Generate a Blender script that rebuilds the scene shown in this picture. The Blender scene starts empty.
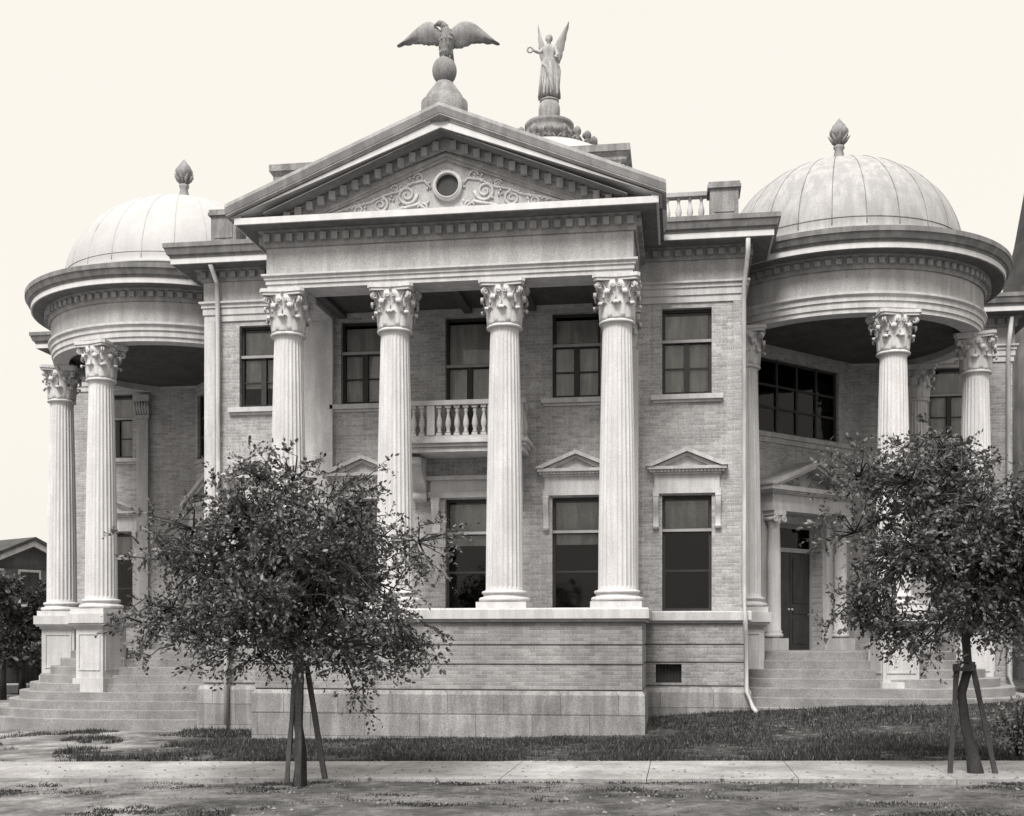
import bpy, math, random
from math import sin, cos, pi, radians, sqrt, tan, atan
from mathutils import Vector, Matrix, noise as mnoise
random.seed(7)
scene = bpy.context.scene
COL = scene.collection

# ------------------------------------------------------------------ helpers
class MB:
    """collects shapes into ONE mesh"""
    def __init__(s): s.v = []; s.f = []; s.smooth = []
    def add(s, vs, fs, smooth=False, M=None):
        n = len(s.v)
        if M is not None: vs = [tuple(M @ Vector(p)) for p in vs]
        s.v += [tuple(p) for p in vs]
        s.f += [tuple(i+n for i in f) for f in fs]
        s.smooth += [smooth]*len(fs)
        return s
    def box(s, x0, x1, y0, y1, z0, z1, M=None):
        if x0 > x1: x0, x1 = x1, x0
        if y0 > y1: y0, y1 = y1, y0
        vs = [(x0,y0,z0),(x1,y0,z0),(x1,y1,z0),(x0,y1,z0),(x0,y0,z1),(x1,y0,z1),(x1,y1,z1),(x0,y1,z1)]
        return s.add(vs, [(0,3,2,1),(4,5,6,7),(0,1,5,4),(1,2,6,5),(2,3,7,6),(3,0,4,7)], False, M)
    def lathe(s, prof, n=32, c=(0,0,0), smooth=True, rf=None, M=None, cap=True):
        vs, fs = [], []
        for r, z in prof:
            for k in range(n):
                a = 2*pi*k/n; rr = r*(rf(a, z) if rf else 1)
                vs.append((c[0]+rr*cos(a), c[1]+rr*sin(a), c[2]+z))
        for i in range(len(prof)-1):
            for k in range(n):
                a, b = i*n+k, i*n+(k+1) % n
                fs.append((a, b, b+n, a+n))
        if cap:
            fs.append(tuple(range(n-1, -1, -1))); m = (len(prof)-1)*n; fs.append(tuple(range(m, m+n)))
        return s.add(vs, fs, smooth, M)
    def tube(s, pts, rad, n=6, M=None, smooth=True):
        pts = [Vector(p) for p in pts]; vs = []; fs = []
        if not hasattr(rad, '__len__'): rad = [rad]*len(pts)
        up = Vector((.13, .31, .94))
        for i, p in enumerate(pts):
            t = (pts[min(i+1, len(pts)-1)]-pts[max(i-1, 0)])
            if t.length < 1e-6: t = Vector((0,0,1))
            t.normalize(); a = t.cross(up)
            if a.length < .1: a = t.cross(Vector((1,0,0)))
            a.normalize(); b = t.cross(a)
            for k in range(n):
                q = 2*pi*k/n; vs.append(tuple(p+(a*cos(q)+b*sin(q))*rad[i]))
        for i in range(len(pts)-1):
            for k in range(n):
                x, y = i*n+k, i*n+(k+1) % n
                fs.append((x, x+n, y+n, y))
        fs.append(tuple(range(n))); m = (len(pts)-1)*n; fs.append(tuple(range(m+n-1, m-1, -1)))
        return s.add(vs, fs, smooth, M)
    def prism(s, poly, y0, y1, M=None):
        """poly in (x,z) extruded along y"""
        n = len(poly)
        vs = [(x, y0, z) for x, z in poly]+[(x, y1, z) for x, z in poly]
        fs = [tuple(range(n)), tuple(range(2*n-1, n-1, -1))]
        fs += [(i, i+n, (i+1) % n+n, (i+1) % n) for i in range(n)]
        return s.add(vs, fs, False, M)
    def slab(s, poly, z0, z1, M=None):
        """poly in (x,y) extruded along z"""
        n = len(poly)
        vs = [(x, y, z0) for x, y in poly]+[(x, y, z1) for x, y in poly]
        fs = [tuple(range(n-1, -1, -1)), tuple(range(n, 2*n))]
        fs += [(i, (i+1) % n, (i+1) % n+n, i+n) for i in range(n)]
        return s.add(vs, fs, False, M)
    def sweep(s, prof, path, closed=False):
        """closed profile of (offset outwards, z) swept along a horizontal path, outward = right hand side"""
        n = len(path); P = [Vector(p) for p in path]; ms = []
        for i in range(n):
            d0 = P[i]-P[i-1] if (i > 0 or closed) else None
            d1 = P[(i+1) % n]-P[i] if (i < n-1 or closed) else None
            ns = [Vector((d.y, -d.x)).normalized() for d in (d0, d1) if d is not None]
            m = sum(ns, Vector((0,0))).normalized()
            ms.append(m/max(.2, m.dot(ns[0])))
        k = len(prof); vs = []; fs = []
        for i in range(n):
            for o, z in prof: vs.append((P[i].x+ms[i].x*o, P[i].y+ms[i].y*o, z))
        for i in range(n if closed else n-1):
            j = (i+1) % n
            for q in range(k):
                r = (q+1) % k; fs.append((i*k+q, j*k+q, j*k+r, i*k+r))
        if not closed:
            fs.append(tuple(range(k))); fs.append(tuple(range((n-1)*k+k-1, (n-1)*k-1, -1)))
        return s.add(vs, fs)
    def ring(s, prof, c, n=96):
        """closed profile (radius,z) revolved about c"""
        k = len(prof); vs = []; fs = []
        for i in range(n):
            a = 2*pi*i/n
            for r, z in prof: vs.append((c[0]+r*cos(a), c[1]+r*sin(a), z))
        for i in range(n):
            j = (i+1) % n
            for q in range(k):
                r = (q+1) % k; fs.append((i*k+q, j*k+q, j*k+r, i*k+r))
        return s.add(vs, fs)
    def mesh(s, name, m):
        me = bpy.data.meshes.new(name); me.from_pydata(s.v, [], s.f)
        me.polygons.foreach_set('use_smooth', s.smooth)
        if m: me.materials.append(m)
        me.update(); return me
    def build(s, name, m, parent=None, loc=(0,0,0), rz=0, bevel=0, fix=True, auto=None):
        me = s.mesh(name, m)
        if fix and len(s.v) < 120000:
            import bmesh
            bm = bmesh.new(); bm.from_mesh(me); bmesh.ops.recalc_face_normals(bm, faces=bm.faces); bm.to_mesh(me); bm.free()
        o = bpy.data.objects.new(name, me); COL.objects.link(o)
        o.location = loc; o.rotation_euler = (0,0,rz)
        if parent: o.parent = parent
        if bevel:
            b = o.modifiers.new('Bevel', 'BEVEL'); b.width = bevel; b.segments = 2; b.limit_method = 'ANGLE'; b.angle_limit = radians(40)
        return o
def tag(o, label=None, cat=None, group=None, kind=None):
    if label: o['label'] = label
    if cat: o['category'] = cat
    if group: o['group'] = group
    if kind: o['kind'] = kind
    return o
def empty(name, loc=(0,0,0), rz=0, label=None, cat=None, group=None):
    o = bpy.data.objects.new(name, None); COL.objects.link(o); o.location = loc; o.rotation_euler = (0,0,rz)
    return tag(o, label, cat, group)
def copy_tree(o, parent=None, loc=None, rz=None):
    c = o.copy(); COL.objects.link(c); c.parent = parent
    if loc is not None: c.location = loc
    if rz is not None: c.rotation_euler = (0,0,rz)
    for ch in [x for x in bpy.data.objects if x.parent == o]: copy_tree(ch, c)
    return c

# ------------------------------------------------------------------ materials (all neutral: the photograph is monochrome)
def g(v): return (v*1.0, v*.992, v*1.01, 1)
def newmat(name):
    m = bpy.data.materials.new(name); m.use_nodes = True; nt = m.node_tree; nt.nodes.clear()
    out = nt.nodes.new('ShaderNodeOutputMaterial'); b = nt.nodes.new('ShaderNodeBsdfPrincipled')
    nt.links.new(b.outputs[0], out.inputs[0]); return m, nt, b, out
def N(nt, t, **kw):
    n = nt.nodes.new(t)
    for k, v in kw.items():
        if k in n.inputs: n.inputs[k].default_value = v
        else: setattr(n, k, v)
    return n
def ramp(nt, fac, stops):
    r = nt.nodes.new('ShaderNodeValToRGB'); e = r.color_ramp.elements
    e[0].position, e[0].color = stops[0]; e[1].position, e[1].color = stops[-1]
    for p, c in stops[1:-1]:
        x = e.new(p); x.color = c
    nt.links.new(fac, r.inputs[0]); return r.outputs[0]
def mixc(nt, f, a, b, mode='MIX'):
    m = nt.nodes.new('ShaderNodeMix'); m.data_type = 'RGBA'; m.blend_type = mode
    for sock, val in ((m.inputs[0], f), (m.inputs[6], a), (m.inputs[7], b)):
        if hasattr(val, 'links'): nt.links.new(val, sock)
        else: sock.default_value = val
    return m.outputs[2]
def noise(nt, vec, scale, detail=5, rough=.6):
    n = N(nt, 'ShaderNodeTexNoise'); n.inputs['Scale'].default_value = scale; n.inputs['Detail'].default_value = detail
    n.inputs['Roughness'].default_value = rough; nt.links.new(vec, n.inputs['Vector']); return n.outputs['Fac']
def bump(nt, h, strength, dist, b):
    n = N(nt, 'ShaderNodeBump'); n.inputs['Strength'].default_value = strength; n.inputs['Distance'].default_value = dist
    nt.links.new(h, n.inputs['Height']); nt.links.new(n.outputs[0], b.inputs['Normal'])
def pos(nt): return nt.nodes.new('ShaderNodeNewGeometry').outputs['Position']
def stretch(nt, vec, sx, sy, sz):
    m = N(nt, 'ShaderNodeMapping'); m.inputs['Scale'].default_value = (sx, sy, sz); nt.links.new(vec, m.inputs['Vector']); return m.outputs[0]

def stone(name, v, var=.14, rough=.8, streak=.2, grain=.25, bumpd=.006):
    m, nt, b, _ = newmat(name); p = pos(nt)
    c = ramp(nt, noise(nt, p, 1.7, 6), [(.3, g(v*(1-var))), (.7, g(v*(1+var)))])
    s = ramp(nt, noise(nt, stretch(nt, p, 5, 5, .7), 1.2, 5), [(.42, (1-streak,)*3+(1,)), (.62, (1,1,1,1))])
    c = mixc(nt, 1, c, s, 'MULTIPLY')
    f = ramp(nt, noise(nt, p, 45, 3, .8), [(.35, (1-grain,)*3+(1,)), (.65, (1+grain*.3,)*3+(1,))])
    c = mixc(nt, 1, c, f, 'MULTIPLY')
    nt.links.new(c, b.inputs['Base Color']); b.inputs['Roughness'].default_value = rough; b.inputs['Specular IOR Level'].default_value = .25
    bump(nt, noise(nt, p, 30, 5, .7), .5, bumpd, b)
    return m
def brickmat(name, v, mort, dirt=.25):
    m, nt, b, _ = newmat(name); p = pos(nt)
    sp = N(nt, 'ShaderNodeSeparateXYZ'); nt.links.new(p, sp.inputs[0])
    ad = N(nt, 'ShaderNodeMath', operation='ADD'); nt.links.new(sp.outputs[0], ad.inputs[0]); nt.links.new(sp.outputs[1], ad.inputs[1])
    cb = N(nt, 'ShaderNodeCombineXYZ'); nt.links.new(ad.outputs[0], cb.inputs[0]); nt.links.new(sp.outputs[2], cb.inputs[1])
    bt = N(nt, 'ShaderNodeTexBrick'); nt.links.new(cb.outputs[0], bt.inputs['Vector'])
    bt.inputs['Scale'].default_value = 1; bt.inputs['Brick Width'].default_value = .215; bt.inputs['Row Height'].default_value = .066
    bt.inputs['Mortar Size'].default_value = .0075; bt.inputs['Mortar Smooth'].default_value = .3; bt.inputs['Bias'].default_value = -.1
    bt.inputs['Color1'].default_value = g(v*.80); bt.inputs['Color2'].default_value = g(v*1.18); bt.inputs['Mortar'].default_value = g(mort)
    c = mixc(nt, 1, bt.outputs['Color'], ramp(nt, noise(nt, p, .9, 6), [(.3, (1-dirt,)*3+(1,)), (.65, (1.06,)*3+(1,))]), 'MULTIPLY')
    c = mixc(nt, 1, c, ramp(nt, noise(nt, stretch(nt, p, 9, 9, .5), 1, 4), [(.35, (.86,)*3+(1,)), (.6, (1,1,1,1))]), 'MULTIPLY')
    c = mixc(nt, 1, c, ramp(nt, noise(nt, p, 38, 3, .8), [(.33, (.64,)*3+(1,)), (.67, (1.14,)*3+(1,))]), 'MULTIPLY')
    nt.links.new(c, b.inputs['Base Color']); b.inputs['Roughness'].default_value = .9; b.inputs['Specular IOR Level'].default_value = .15
    inv = N(nt, 'ShaderNodeMath', operation='SUBTRACT'); inv.inputs[0].default_value = 1; nt.links.new(bt.outputs['Fac'], inv.inputs[1])
    bump(nt, inv.outputs[0], .7, .008, b)
    return m
M = {}
M['brick'] = brickmat('brick', .44, .49)
M['basebrick'] = brickmat('base_brick', .33, .37, .35)
M['white'] = stone('white_paint', .58, .05, .6, .10, .10, .002)
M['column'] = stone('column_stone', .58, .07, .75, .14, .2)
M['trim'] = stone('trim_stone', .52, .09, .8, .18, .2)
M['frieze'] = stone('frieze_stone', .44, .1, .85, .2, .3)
M['cyma'] = stone('gutter_metal', .38, .12, .6, .25, .2)
M['dark'] = stone('dark_trim', .16, .2, .8, .3)
M['base'] = stone('base_stone', .30, .2, .9, .35, .35, .012)
def blockmat(name, v):
    m = stone(name, v, .2, .9, .3, .4, .012); nt = m.node_tree; b = [n for n in nt.nodes if n.type == 'BSDF_PRINCIPLED'][0]
    src = b.inputs['Base Color'].links[0].from_socket; p = pos(nt)
    sp = N(nt, 'ShaderNodeSeparateXYZ'); nt.links.new(p, sp.inputs[0]); ad = N(nt, 'ShaderNodeMath', operation='ADD'); nt.links.new(sp.outputs[0], ad.inputs[0]); nt.links.new(sp.outputs[1], ad.inputs[1])
    cb = N(nt, 'ShaderNodeCombineXYZ'); nt.links.new(ad.outputs[0], cb.inputs[0]); nt.links.new(sp.outputs[2], cb.inputs[1])
    bt = N(nt, 'ShaderNodeTexBrick'); nt.links.new(cb.outputs[0], bt.inputs['Vector']); bt.inputs['Scale'].default_value = 1
    bt.inputs['Brick Width'].default_value = 1.02; bt.inputs['Row Height'].default_value = .42; bt.inputs['Mortar Size'].default_value = .007
    bt.inputs['Color1'].default_value = (.82,.82,.82,1); bt.inputs['Color2'].default_value = (1.15,1.15,1.15,1); bt.inputs['Mortar'].default_value = (.5,.5,.5,1)
    nt.links.new(mixc(nt, 1, src, bt.outputs['Color'], 'MULTIPLY'), b.inputs['Base Color']); return m
M['block'] = blockmat('plinth_blocks', .32)
M['eavegutter'] = stone('weathered_gutter', .22, .15, .7, .3, .25)
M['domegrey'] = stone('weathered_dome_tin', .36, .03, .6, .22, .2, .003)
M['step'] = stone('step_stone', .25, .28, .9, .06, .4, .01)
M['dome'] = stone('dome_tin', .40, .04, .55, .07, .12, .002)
M['seam'] = stone('dome_seam', .40, .1, .6, .1, .1, .002)
M['statue'] = stone('statue_stone', .26, .25, .8, .3, .4, .01)
M['dentil'] = stone('dentil_wood', .34, .12, .85, .25, .3)  # frieze tone darkened: shade under the cornices put into the colour
M['eave'] = stone('eave_boards', .17, .15, .9, .2, .3)  # dark tone that paints in the shade below the coronas
M['finial'] = stone('finial_stone', .30, .25, .8, .3, .4, .01)
M['angel'] = stone('angel_stone', .40, .25, .8, .3, .4, .01)
M['frame'] = stone('window_paint', .035, .2, .5, .1, .1, .001)
M['lightframe'] = stone('light_window_paint', .30, .1, .5, .1, .1, .001)
M['blind'] = stone('window_blind', .78, .15, .9, .3, .2, .001)
M['door'] = stone('door_wood', .045, .3, .4, .3, .2, .003)
M['roof'] = stone('roof_tar', .14, .2, .9)
M['slate'] = stone('slate', .05, .3, .7)
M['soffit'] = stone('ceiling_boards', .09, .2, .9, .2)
M['grit'] = stone('grit', .17, .4, .9, 0, .3)
M['bark'] = stone('bark', .055, .4, .95, .4, .5, .02)
M['wood'] = stone('stake_wood', .085, .3, .95, .4, .4, .01)
M['pipe'] = stone('pipe_tin', .50, .1, .5, .3, .1, .001)
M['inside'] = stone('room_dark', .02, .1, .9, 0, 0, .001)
M['housewall'] = stone('house_boards', .12, .15, .9, .2)

def glassmat():
    m = bpy.data.materials.new('window_glass'); m.use_nodes = True; nt = m.node_tree; nt.nodes.clear()
    out = N(nt, 'ShaderNodeOutputMaterial'); t = N(nt, 'ShaderNodeBsdfTransparent'); t.inputs[0].default_value = (.88,.88,.87,1)
    gl = N(nt, 'ShaderNodeBsdfGlossy'); gl.inputs['Roughness'].default_value = .03; gl.inputs[0].default_value = (.5,.5,.5,1)
    fr = N(nt, 'ShaderNodeFresnel'); fr.inputs['IOR'].default_value = 1.45
    p = pos(nt); bn = N(nt, 'ShaderNodeBump'); bn.inputs['Strength'].default_value = .15; bn.inputs['Distance'].default_value = .02
    nt.links.new(noise(nt, p, 2.5, 2), bn.inputs['Height']); nt.links.new(bn.outputs[0], gl.inputs['Normal'])
    mx = N(nt, 'ShaderNodeMixShader'); nt.links.new(fr.outputs[0], mx.inputs[0]); nt.links.new(t.outputs[0], mx.inputs[1]); nt.links.new(gl.outputs[0], mx.inputs[2])
    nt.links.new(mx.outputs[0], out.inputs[0]); return m
M['glass'] = glassmat()
def leafmat(name, lo, hi):
    m, nt, b, out = newmat(name)
    ge = nt.nodes.new('ShaderNodeNewGeometry')
    c = ramp(nt, ge.outputs['Random Per Island'], [(0, g(lo)), (.75, g((lo+hi)/2)), (1, g(hi))])
    nt.links.new(c, b.inputs['Base Color']); b.inputs['Roughness'].default_value = .45
    tr = N(nt, 'ShaderNodeBsdfTranslucent'); nt.links.new(c, tr.inputs[0])
    mx = N(nt, 'ShaderNodeMixShader'); mx.inputs[0].default_value = .25
    nt.links.new(b.outputs[0], mx.inputs[1]); nt.links.new(tr.outputs[0], mx.inputs[2]); nt.links.new(mx.outputs[0], out.inputs[0])
    return m
M['leaf'] = leafmat('oak_leaf', .03, .20)
M['leafdark'] = leafmat('far_leaf', .02, .07)
M['flower'] = leafmat('pale_leaf', .2, .7)
M['blade'] = leafmat('grass_blade', .022, .085)

# ------------------------------------------------------------------ layout
D = 21.0; CX = -4.207; H = 1.74; YAW = radians(8.24)
WY = 22.96; WH = 5.54            # main front wall, half width
WINGY = 28.9; WINGH = 12.0
RC = 7.734; RY = 26.79; RR = 2.85
STY = 2.31
BACK = 46.0
def smooth(a, b, x):
    t = max(0, min(1, (x-a)/(b-a))); return t*t*(3-2*t)
def gz(x, y):
    xx = max(-22, min(14, x))
    z = .016*(xx+2)
    A = smooth(-6, 4.5, x)*.40
    z += smooth(18.0, 22.9, y)*A*(.35+.65*smooth(19.5, 22.6, y))
    return z

# ------------------------------------------------------------------ ground
def ground():
    m, nt, b, _ = newmat('ground_dirt'); p = pos(nt)
    c = ramp(nt, noise(nt, p, .9, 9, .72), [(.36, g(.07)), (.46, g(.14)), (.54, g(.22)), (.66, g(.34))])
    c = mixc(nt, 1, c, ramp(nt, noise(nt, p, 9, 6, .8), [(.3, (.55,)*3+(1,)), (.65, (1.15,)*3+(1,))]), 'MULTIPLY')
    c = mixc(nt, 1, c, ramp(nt, noise(nt, p, 60, 3, .8), [(.35, (.7,)*3+(1,)), (.65, (1.1,)*3+(1,))]), 'MULTIPLY')
    spp = N(nt, 'ShaderNodeSeparateXYZ'); nt.links.new(p, spp.inputs[0])
    mpa = N(nt, 'ShaderNodeMath', operation='MULTIPLY_ADD'); nt.links.new(noise(nt, p, .5, 5, .7), mpa.inputs[0]); mpa.inputs[1].default_value = 5; nt.links.new(spp.outputs[0], mpa.inputs[2])
    mpr = N(nt, 'ShaderNodeMapRange'); nt.links.new(mpa.outputs[0], mpr.inputs[0]); mpr.inputs[1].default_value = -3.5; mpr.inputs[2].default_value = -1.5; mpr.inputs[3].default_value = 1.0; mpr.inputs[4].default_value = 0.0
    c = mixc(nt, mpr.outputs[0], c, (1.6,1.6,1.6,1), 'MULTIPLY')
    # dark soil showing through turf near the building, position of the lawn
    sp = N(nt, 'ShaderNodeSeparateXYZ'); nt.links.new(p, sp.inputs[0])
    nz = noise(nt, p, .8, 5, .7)
    ma = N(nt, 'ShaderNodeMath', operation='MULTIPLY_ADD'); nt.links.new(nz, ma.inputs[0]); ma.inputs[1].default_value = 4; nt.links.new(sp.outputs[0], ma.inputs[2])
    mx = N(nt, 'ShaderNodeMapRange'); nt.links.new(ma.outputs[0], mx.inputs[0]); mx.inputs[1].default_value = -7.6; mx.inputs[2].default_value = -7.0
    my = N(nt, 'ShaderNodeMapRange'); nt.links.new(sp.outputs[1], my.inputs[0]); my.inputs[1].default_value = 16.2; my.inputs[2].default_value = 16.35
    mm = N(nt, 'ShaderNodeMath', operation='MULTIPLY'); nt.links.new(mx.outputs[0], mm.inputs[0]); nt.links.new(my.outputs[0], mm.inputs[1])
    c = mixc(nt, mm.outputs[0], c, ramp(nt, noise(nt, p, 6, 5), [(.3, g(.04)), (.55, g(.08)), (.68, g(.2))]))
    nt.links.new(c, b.inputs['Base Color']); b.inputs['Roughness'].default_value = 1; b.inputs['Specular IOR Level'].default_value = .1
    bump(nt, noise(nt, p, 12, 8, .8), 1, .07, b)
    xs = [-400,-200,-100,-60,-40]+[-30+.35*i for i in range(150)]+[23,28,40,60,100,200,400]
    ys = [-60,-20,0,5]+[8+.35*i for i in range(60)]+[29.5,32,36,42,50,70,100,150,250,500]
    vs = []; fs = []
    for y in ys:
        for x in xs:
            z = gz(x, y)
            if -30 < x < 22 and 8 < y < 29: z += .035*(mnoise.noise(Vector((x*1.1, y*1.1, 0)))) + .018*mnoise.noise(Vector((x*4, y*4, 3)))
            if 14.0 < y < 16.4: z -= .035
            vs.append((x, y, z))
    n = len(xs)
    for j in range(len(ys)-1):
        for i in range(n-1): fs.append((j*n+i, j*n+i+1, (j+1)*n+i+1, (j+1)*n+i))
    mb = MB(); mb.add(vs, fs, True); tag(mb.build('ground', m, fix=False), kind='structure')
    # sidewalk
    mb = MB()
    m2, nt, b, _ = newmat('sidewalk_cement'); p = pos(nt)
    c = ramp(nt, noise(nt, p, .8, 7, .7), [(.34, g(.15)), (.47, g(.25)), (.6, g(.33)), (.72, g(.40))])
    c = mixc(nt, 1, c, ramp(nt, noise(nt, p, 14, 6, .8), [(.3, (.65,)*3+(1,)), (.6, (1.05,)*3+(1,))]), 'MULTIPLY')
    c = mixc(nt, ramp(nt, noise(nt, stretch(nt, p, 1, 2, 1), 1.3, 6, .75), [(.54, (0,0,0,1)), (.64, (1,1,1,1))]), c, g(.2))
    nt.links.new(c, b.inputs['Base Color']); b.inputs['Roughness'].default_value = .95
    bump(nt, noise(nt, p, 20, 6, .7), .5, .01, b)
    x = -40.0; rnd = random.Random(2)
    while x < 30:
        x2 = x+1.8
        k = 6
        for i in range(k):
            a, c2 = x+.005+(1.79*i/k), x+.005+(1.79*(i+1)/k)
            e0 = 14.15+.09*mnoise.noise(Vector((a*1.7, 1, 0))); e1 = 14.15+.09*mnoise.noise(Vector((c2*1.7, 1, 0)))
            f0 = 16.22+.05*mnoise.noise(Vector((a*1.7, 7, 0))); f1 = 16.22+.05*mnoise.noise(Vector((c2*1.7, 7, 0)))
            mb.add([(a,e0,gz(a,14)-.1),(c2,e1,gz(c2,14)-.1),(c2,f1,gz(c2,14)-.1),(a,f0,gz(a,14)-.1),
                    (a,e0,gz(a,14)+.03),(c2,e1,gz(c2,14)+.03),(c2,f1,gz(c2,14)+.035),(a,f0,gz(a,14)+.035)],
                   [(0,3,2,1),(4,5,6,7),(0,1,5,4),(1,2,6,5),(2,3,7,6),(3,0,4,7)])
        x = x2
    tag(mb.build('sidewalk', m2, fix=False), kind='structure')
ground()

def grass():
    rnd = random.Random(11); mb = MB(); vs = []; fs = []
    def blade(x, y, h):
        z = gz(x, y)-.01; a = rnd.random()*2*pi; w = .008+.006*rnd.random(); lx, ly = (rnd.random()-.5)*h*.9, (rnd.random()-.5)*h*.9
        n = len(vs)
        vs.extend([(x-w*cos(a), y-w*sin(a), z), (x+w*cos(a), y+w*sin(a), z), (x+lx, y+ly, z+h)]); fs.append((n, n+1, n+2))
    def blocked(x, y):
        if y > 20.42 and abs(x-CX) < 3.66: return True
        if y > WY-.08 and abs(x-CX) < WH+.1: return True
        for sx in (-1, 1):
            if (abs(x-(CX+sx*RC))**2.9+abs(y-RY)**2.9)**(1/2.9) < (4.02 if sx < 0 else 4.08) and abs(x-CX) > WH: return True
        return y > 28.5 and abs(x-CX) < WINGH
    cnt = 0
    while cnt < 125000:
        x = rnd.uniform(-19, 10.5); y = 16.25+abs(rnd.random())**1.25*12.5
        if blocked(x, y): continue
        nn = mnoise.noise(Vector((x*.8, y*.8, 5)))+.5*mnoise.noise(Vector((x*2.6, y*2.6, 9)))
        left = x < -8.3+1.6*mnoise.noise(Vector((x*.5, y*.9, 1)))-(y-19)*.5
        if left and nn < .18: continue
        if not left and nn < -.24 and rnd.random() < smooth(-.24, -.42, nn)*.96: continue
        if y < 16.36+.38*mnoise.noise(Vector((x*1.6, 3, 0)))+.12*rnd.random(): continue
        blade(x, y, rnd.uniform(.02, .075)*(1+.8*max(0, nn))*(1.9 if rnd.random() < .03 else 1)); cnt += 1
    cnt = 0
    while cnt < 45000:
        x = rnd.uniform(-9, 8.5); y = rnd.uniform(10.0, 14.1)
        nn = mnoise.noise(Vector((x*.9, y*1.6, 25)))+.6*mnoise.noise(Vector((x*3.1, y*4, 29)))
        th = .0+.25*mnoise.noise(Vector((x*.3, y, 77)))
        if x > 3.2 and y < 12.9: th = -.1
        if nn < th:
            cnt += .02; continue
        if rnd.random() > smooth(th-.02, th+.45, nn): continue
        blade(x, y, rnd.uniform(.010, .034)); cnt += 1
    mb.add(vs, fs); tag(mb.build('grass', M['blade'], fix=False), 'dark short grass on the lawn and in tufts along the road edge', 'grass', kind='stuff')
grass()

def pebbles():
    rnd = random.Random(21); vs = []; fs = []
    for _ in range(5200):
        x = rnd.uniform(-9.5, 7.5); y = rnd.uniform(10, 18.5) if rnd.random() < .8 else rnd.uniform(10, 22)
        if y > 16.3 and x > -6.5: continue
        r = .006+.022*rnd.random()**4; z = gz(x, y)+(.03 if 14.1 < y < 16.3 else -.004); n = len(vs)
        for k in range(5): a = 2*pi*k/5+rnd.random()*.6; vs.append((x+r*1.3*cos(a), y+r*1.3*sin(a), z))
        vs.append((x+rnd.uniform(-r,r)*.4, y, z+r*.9))
        for k in range(5): fs.append((n+k, n+(k+1) % 5, n+5))
    mb = MB(); mb.add(vs, fs); tag(mb.build('gravel', M['grit'], fix=False), 'loose grit and pebbles scattered on the road edge and walk', 'gravel', kind='stuff')
pebbles()

# ------------------------------------------------------------------ the library
LIB = empty('library_building', (0,0,0), 0, 'large two storey brick building with columned portico and two domed corner porches', 'library')
def rectpath(x0, x1, y0, yb): return [(x0,yb),(x0,y0),(x1,y0),(x1,yb)]
L, R_ = CX-WH, CX+WH-.11
BODY = [(CX-WINGH,BACK),(CX-WINGH,WINGY),(L,WINGY),(L,WY),(R_,WY),(R_,WINGY),(CX+WINGH,WINGY),(CX+WINGH,BACK)]

def wall(u0, u1, z0, z1, holes, th, T, mb):
    """wall in local frame: u along x, front face y=0, body to y=th; holes = (ua,ub,za,zb)"""
    us = sorted(set([u0,u1]+[h[0] for h in holes]+[h[1] for h in holes]))
    zs = sorted(set([z0,z1]+[h[2] for h in holes]+[h[3] for h in holes]))
    us = [u for u in us if u0 <= u <= u1]
    for i in range(len(us)-1):
        # merge vertically
        run = None
        for j in range(len(zs)-1):
            uc, zc = (us[i]+us[i+1])/2, (zs[j]+zs[j+1])/2
            hole = any(h[0] < uc < h[1] and h[2] < zc < h[3] for h in holes)
            if not hole: run = (run[0], zs[j+1]) if run else (zs[j], zs[j+1])
            if hole or j == len(zs)-2:
                if run: mb.box(us[i], us[i+1], 0, th, run[0], run[1], T)
                run = None
def TM(x, y, rz=0, z=0): return Matrix.Translation((x, y, z)) @ Matrix.Rotation(rz, 4, 'Z')

W2 = (6.56, 8.24); W1 = (STY+.0, 4.58); WW = .48
offs = [-4.34, -2.17, 0, 2.17, 4.34]
# --- main front wall
holes = []
for o in offs:
    holes.append((CX+o-WW, CX+o+WW, W2[0], W2[1])); holes.append((CX+o-WW, CX+o+WW, W1[0], W1[1]))
holes = [h if not (abs((h[0]+h[1])/2-CX) < .1) else (h[0], h[1], (h[2] if h[2] < 5 else 5.66), h[3]) for h in holes]
mb = MB(); wall(L, R_, STY, 9.3, holes, .32, TM(0, WY), mb); mb.build('front_wall', M['brick'], LIB)
# --- side walls of the front block
for x in (R_-.32, L):
    mb = MB(); mb.box(x, x+.32, WY+.321, WINGY, 0, 9.3); mb.build('side_wall', M['brick'], LIB)
# --- wings
for sx in (-1, 1):
    wx = CX+sx*10.59
    x0, x1 = sorted((R_ if sx > 0 else L, CX+sx*WINGH))
    hs = [(wx-WW, wx+WW, *W2), (wx-WW, wx+WW, *W1)]
    mb = MB(); wall(x0, x1, -.3, 9.3, hs, .32, TM(0, WINGY), mb)
    xo = CX+sx*WINGH; mb.box(xo-sx*.32, xo, WINGY+.321, BACK, -.4, 9.3)
    mb.build('wing_wall', M['brick'], LIB)
mb = MB(); mb.box(CX-WINGH, CX+WINGH, BACK, BACK+.3, -.4, 9.3); mb.build('rear_wall', M['brick'], LIB)
# --- interior floors keep the rooms dark
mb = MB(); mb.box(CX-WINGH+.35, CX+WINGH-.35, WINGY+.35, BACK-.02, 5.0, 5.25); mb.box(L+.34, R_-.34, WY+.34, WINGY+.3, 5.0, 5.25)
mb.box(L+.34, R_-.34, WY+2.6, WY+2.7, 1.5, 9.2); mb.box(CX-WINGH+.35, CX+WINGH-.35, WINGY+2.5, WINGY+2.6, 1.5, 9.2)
mb.build('interior_partition', M['inside'], LIB)

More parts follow.
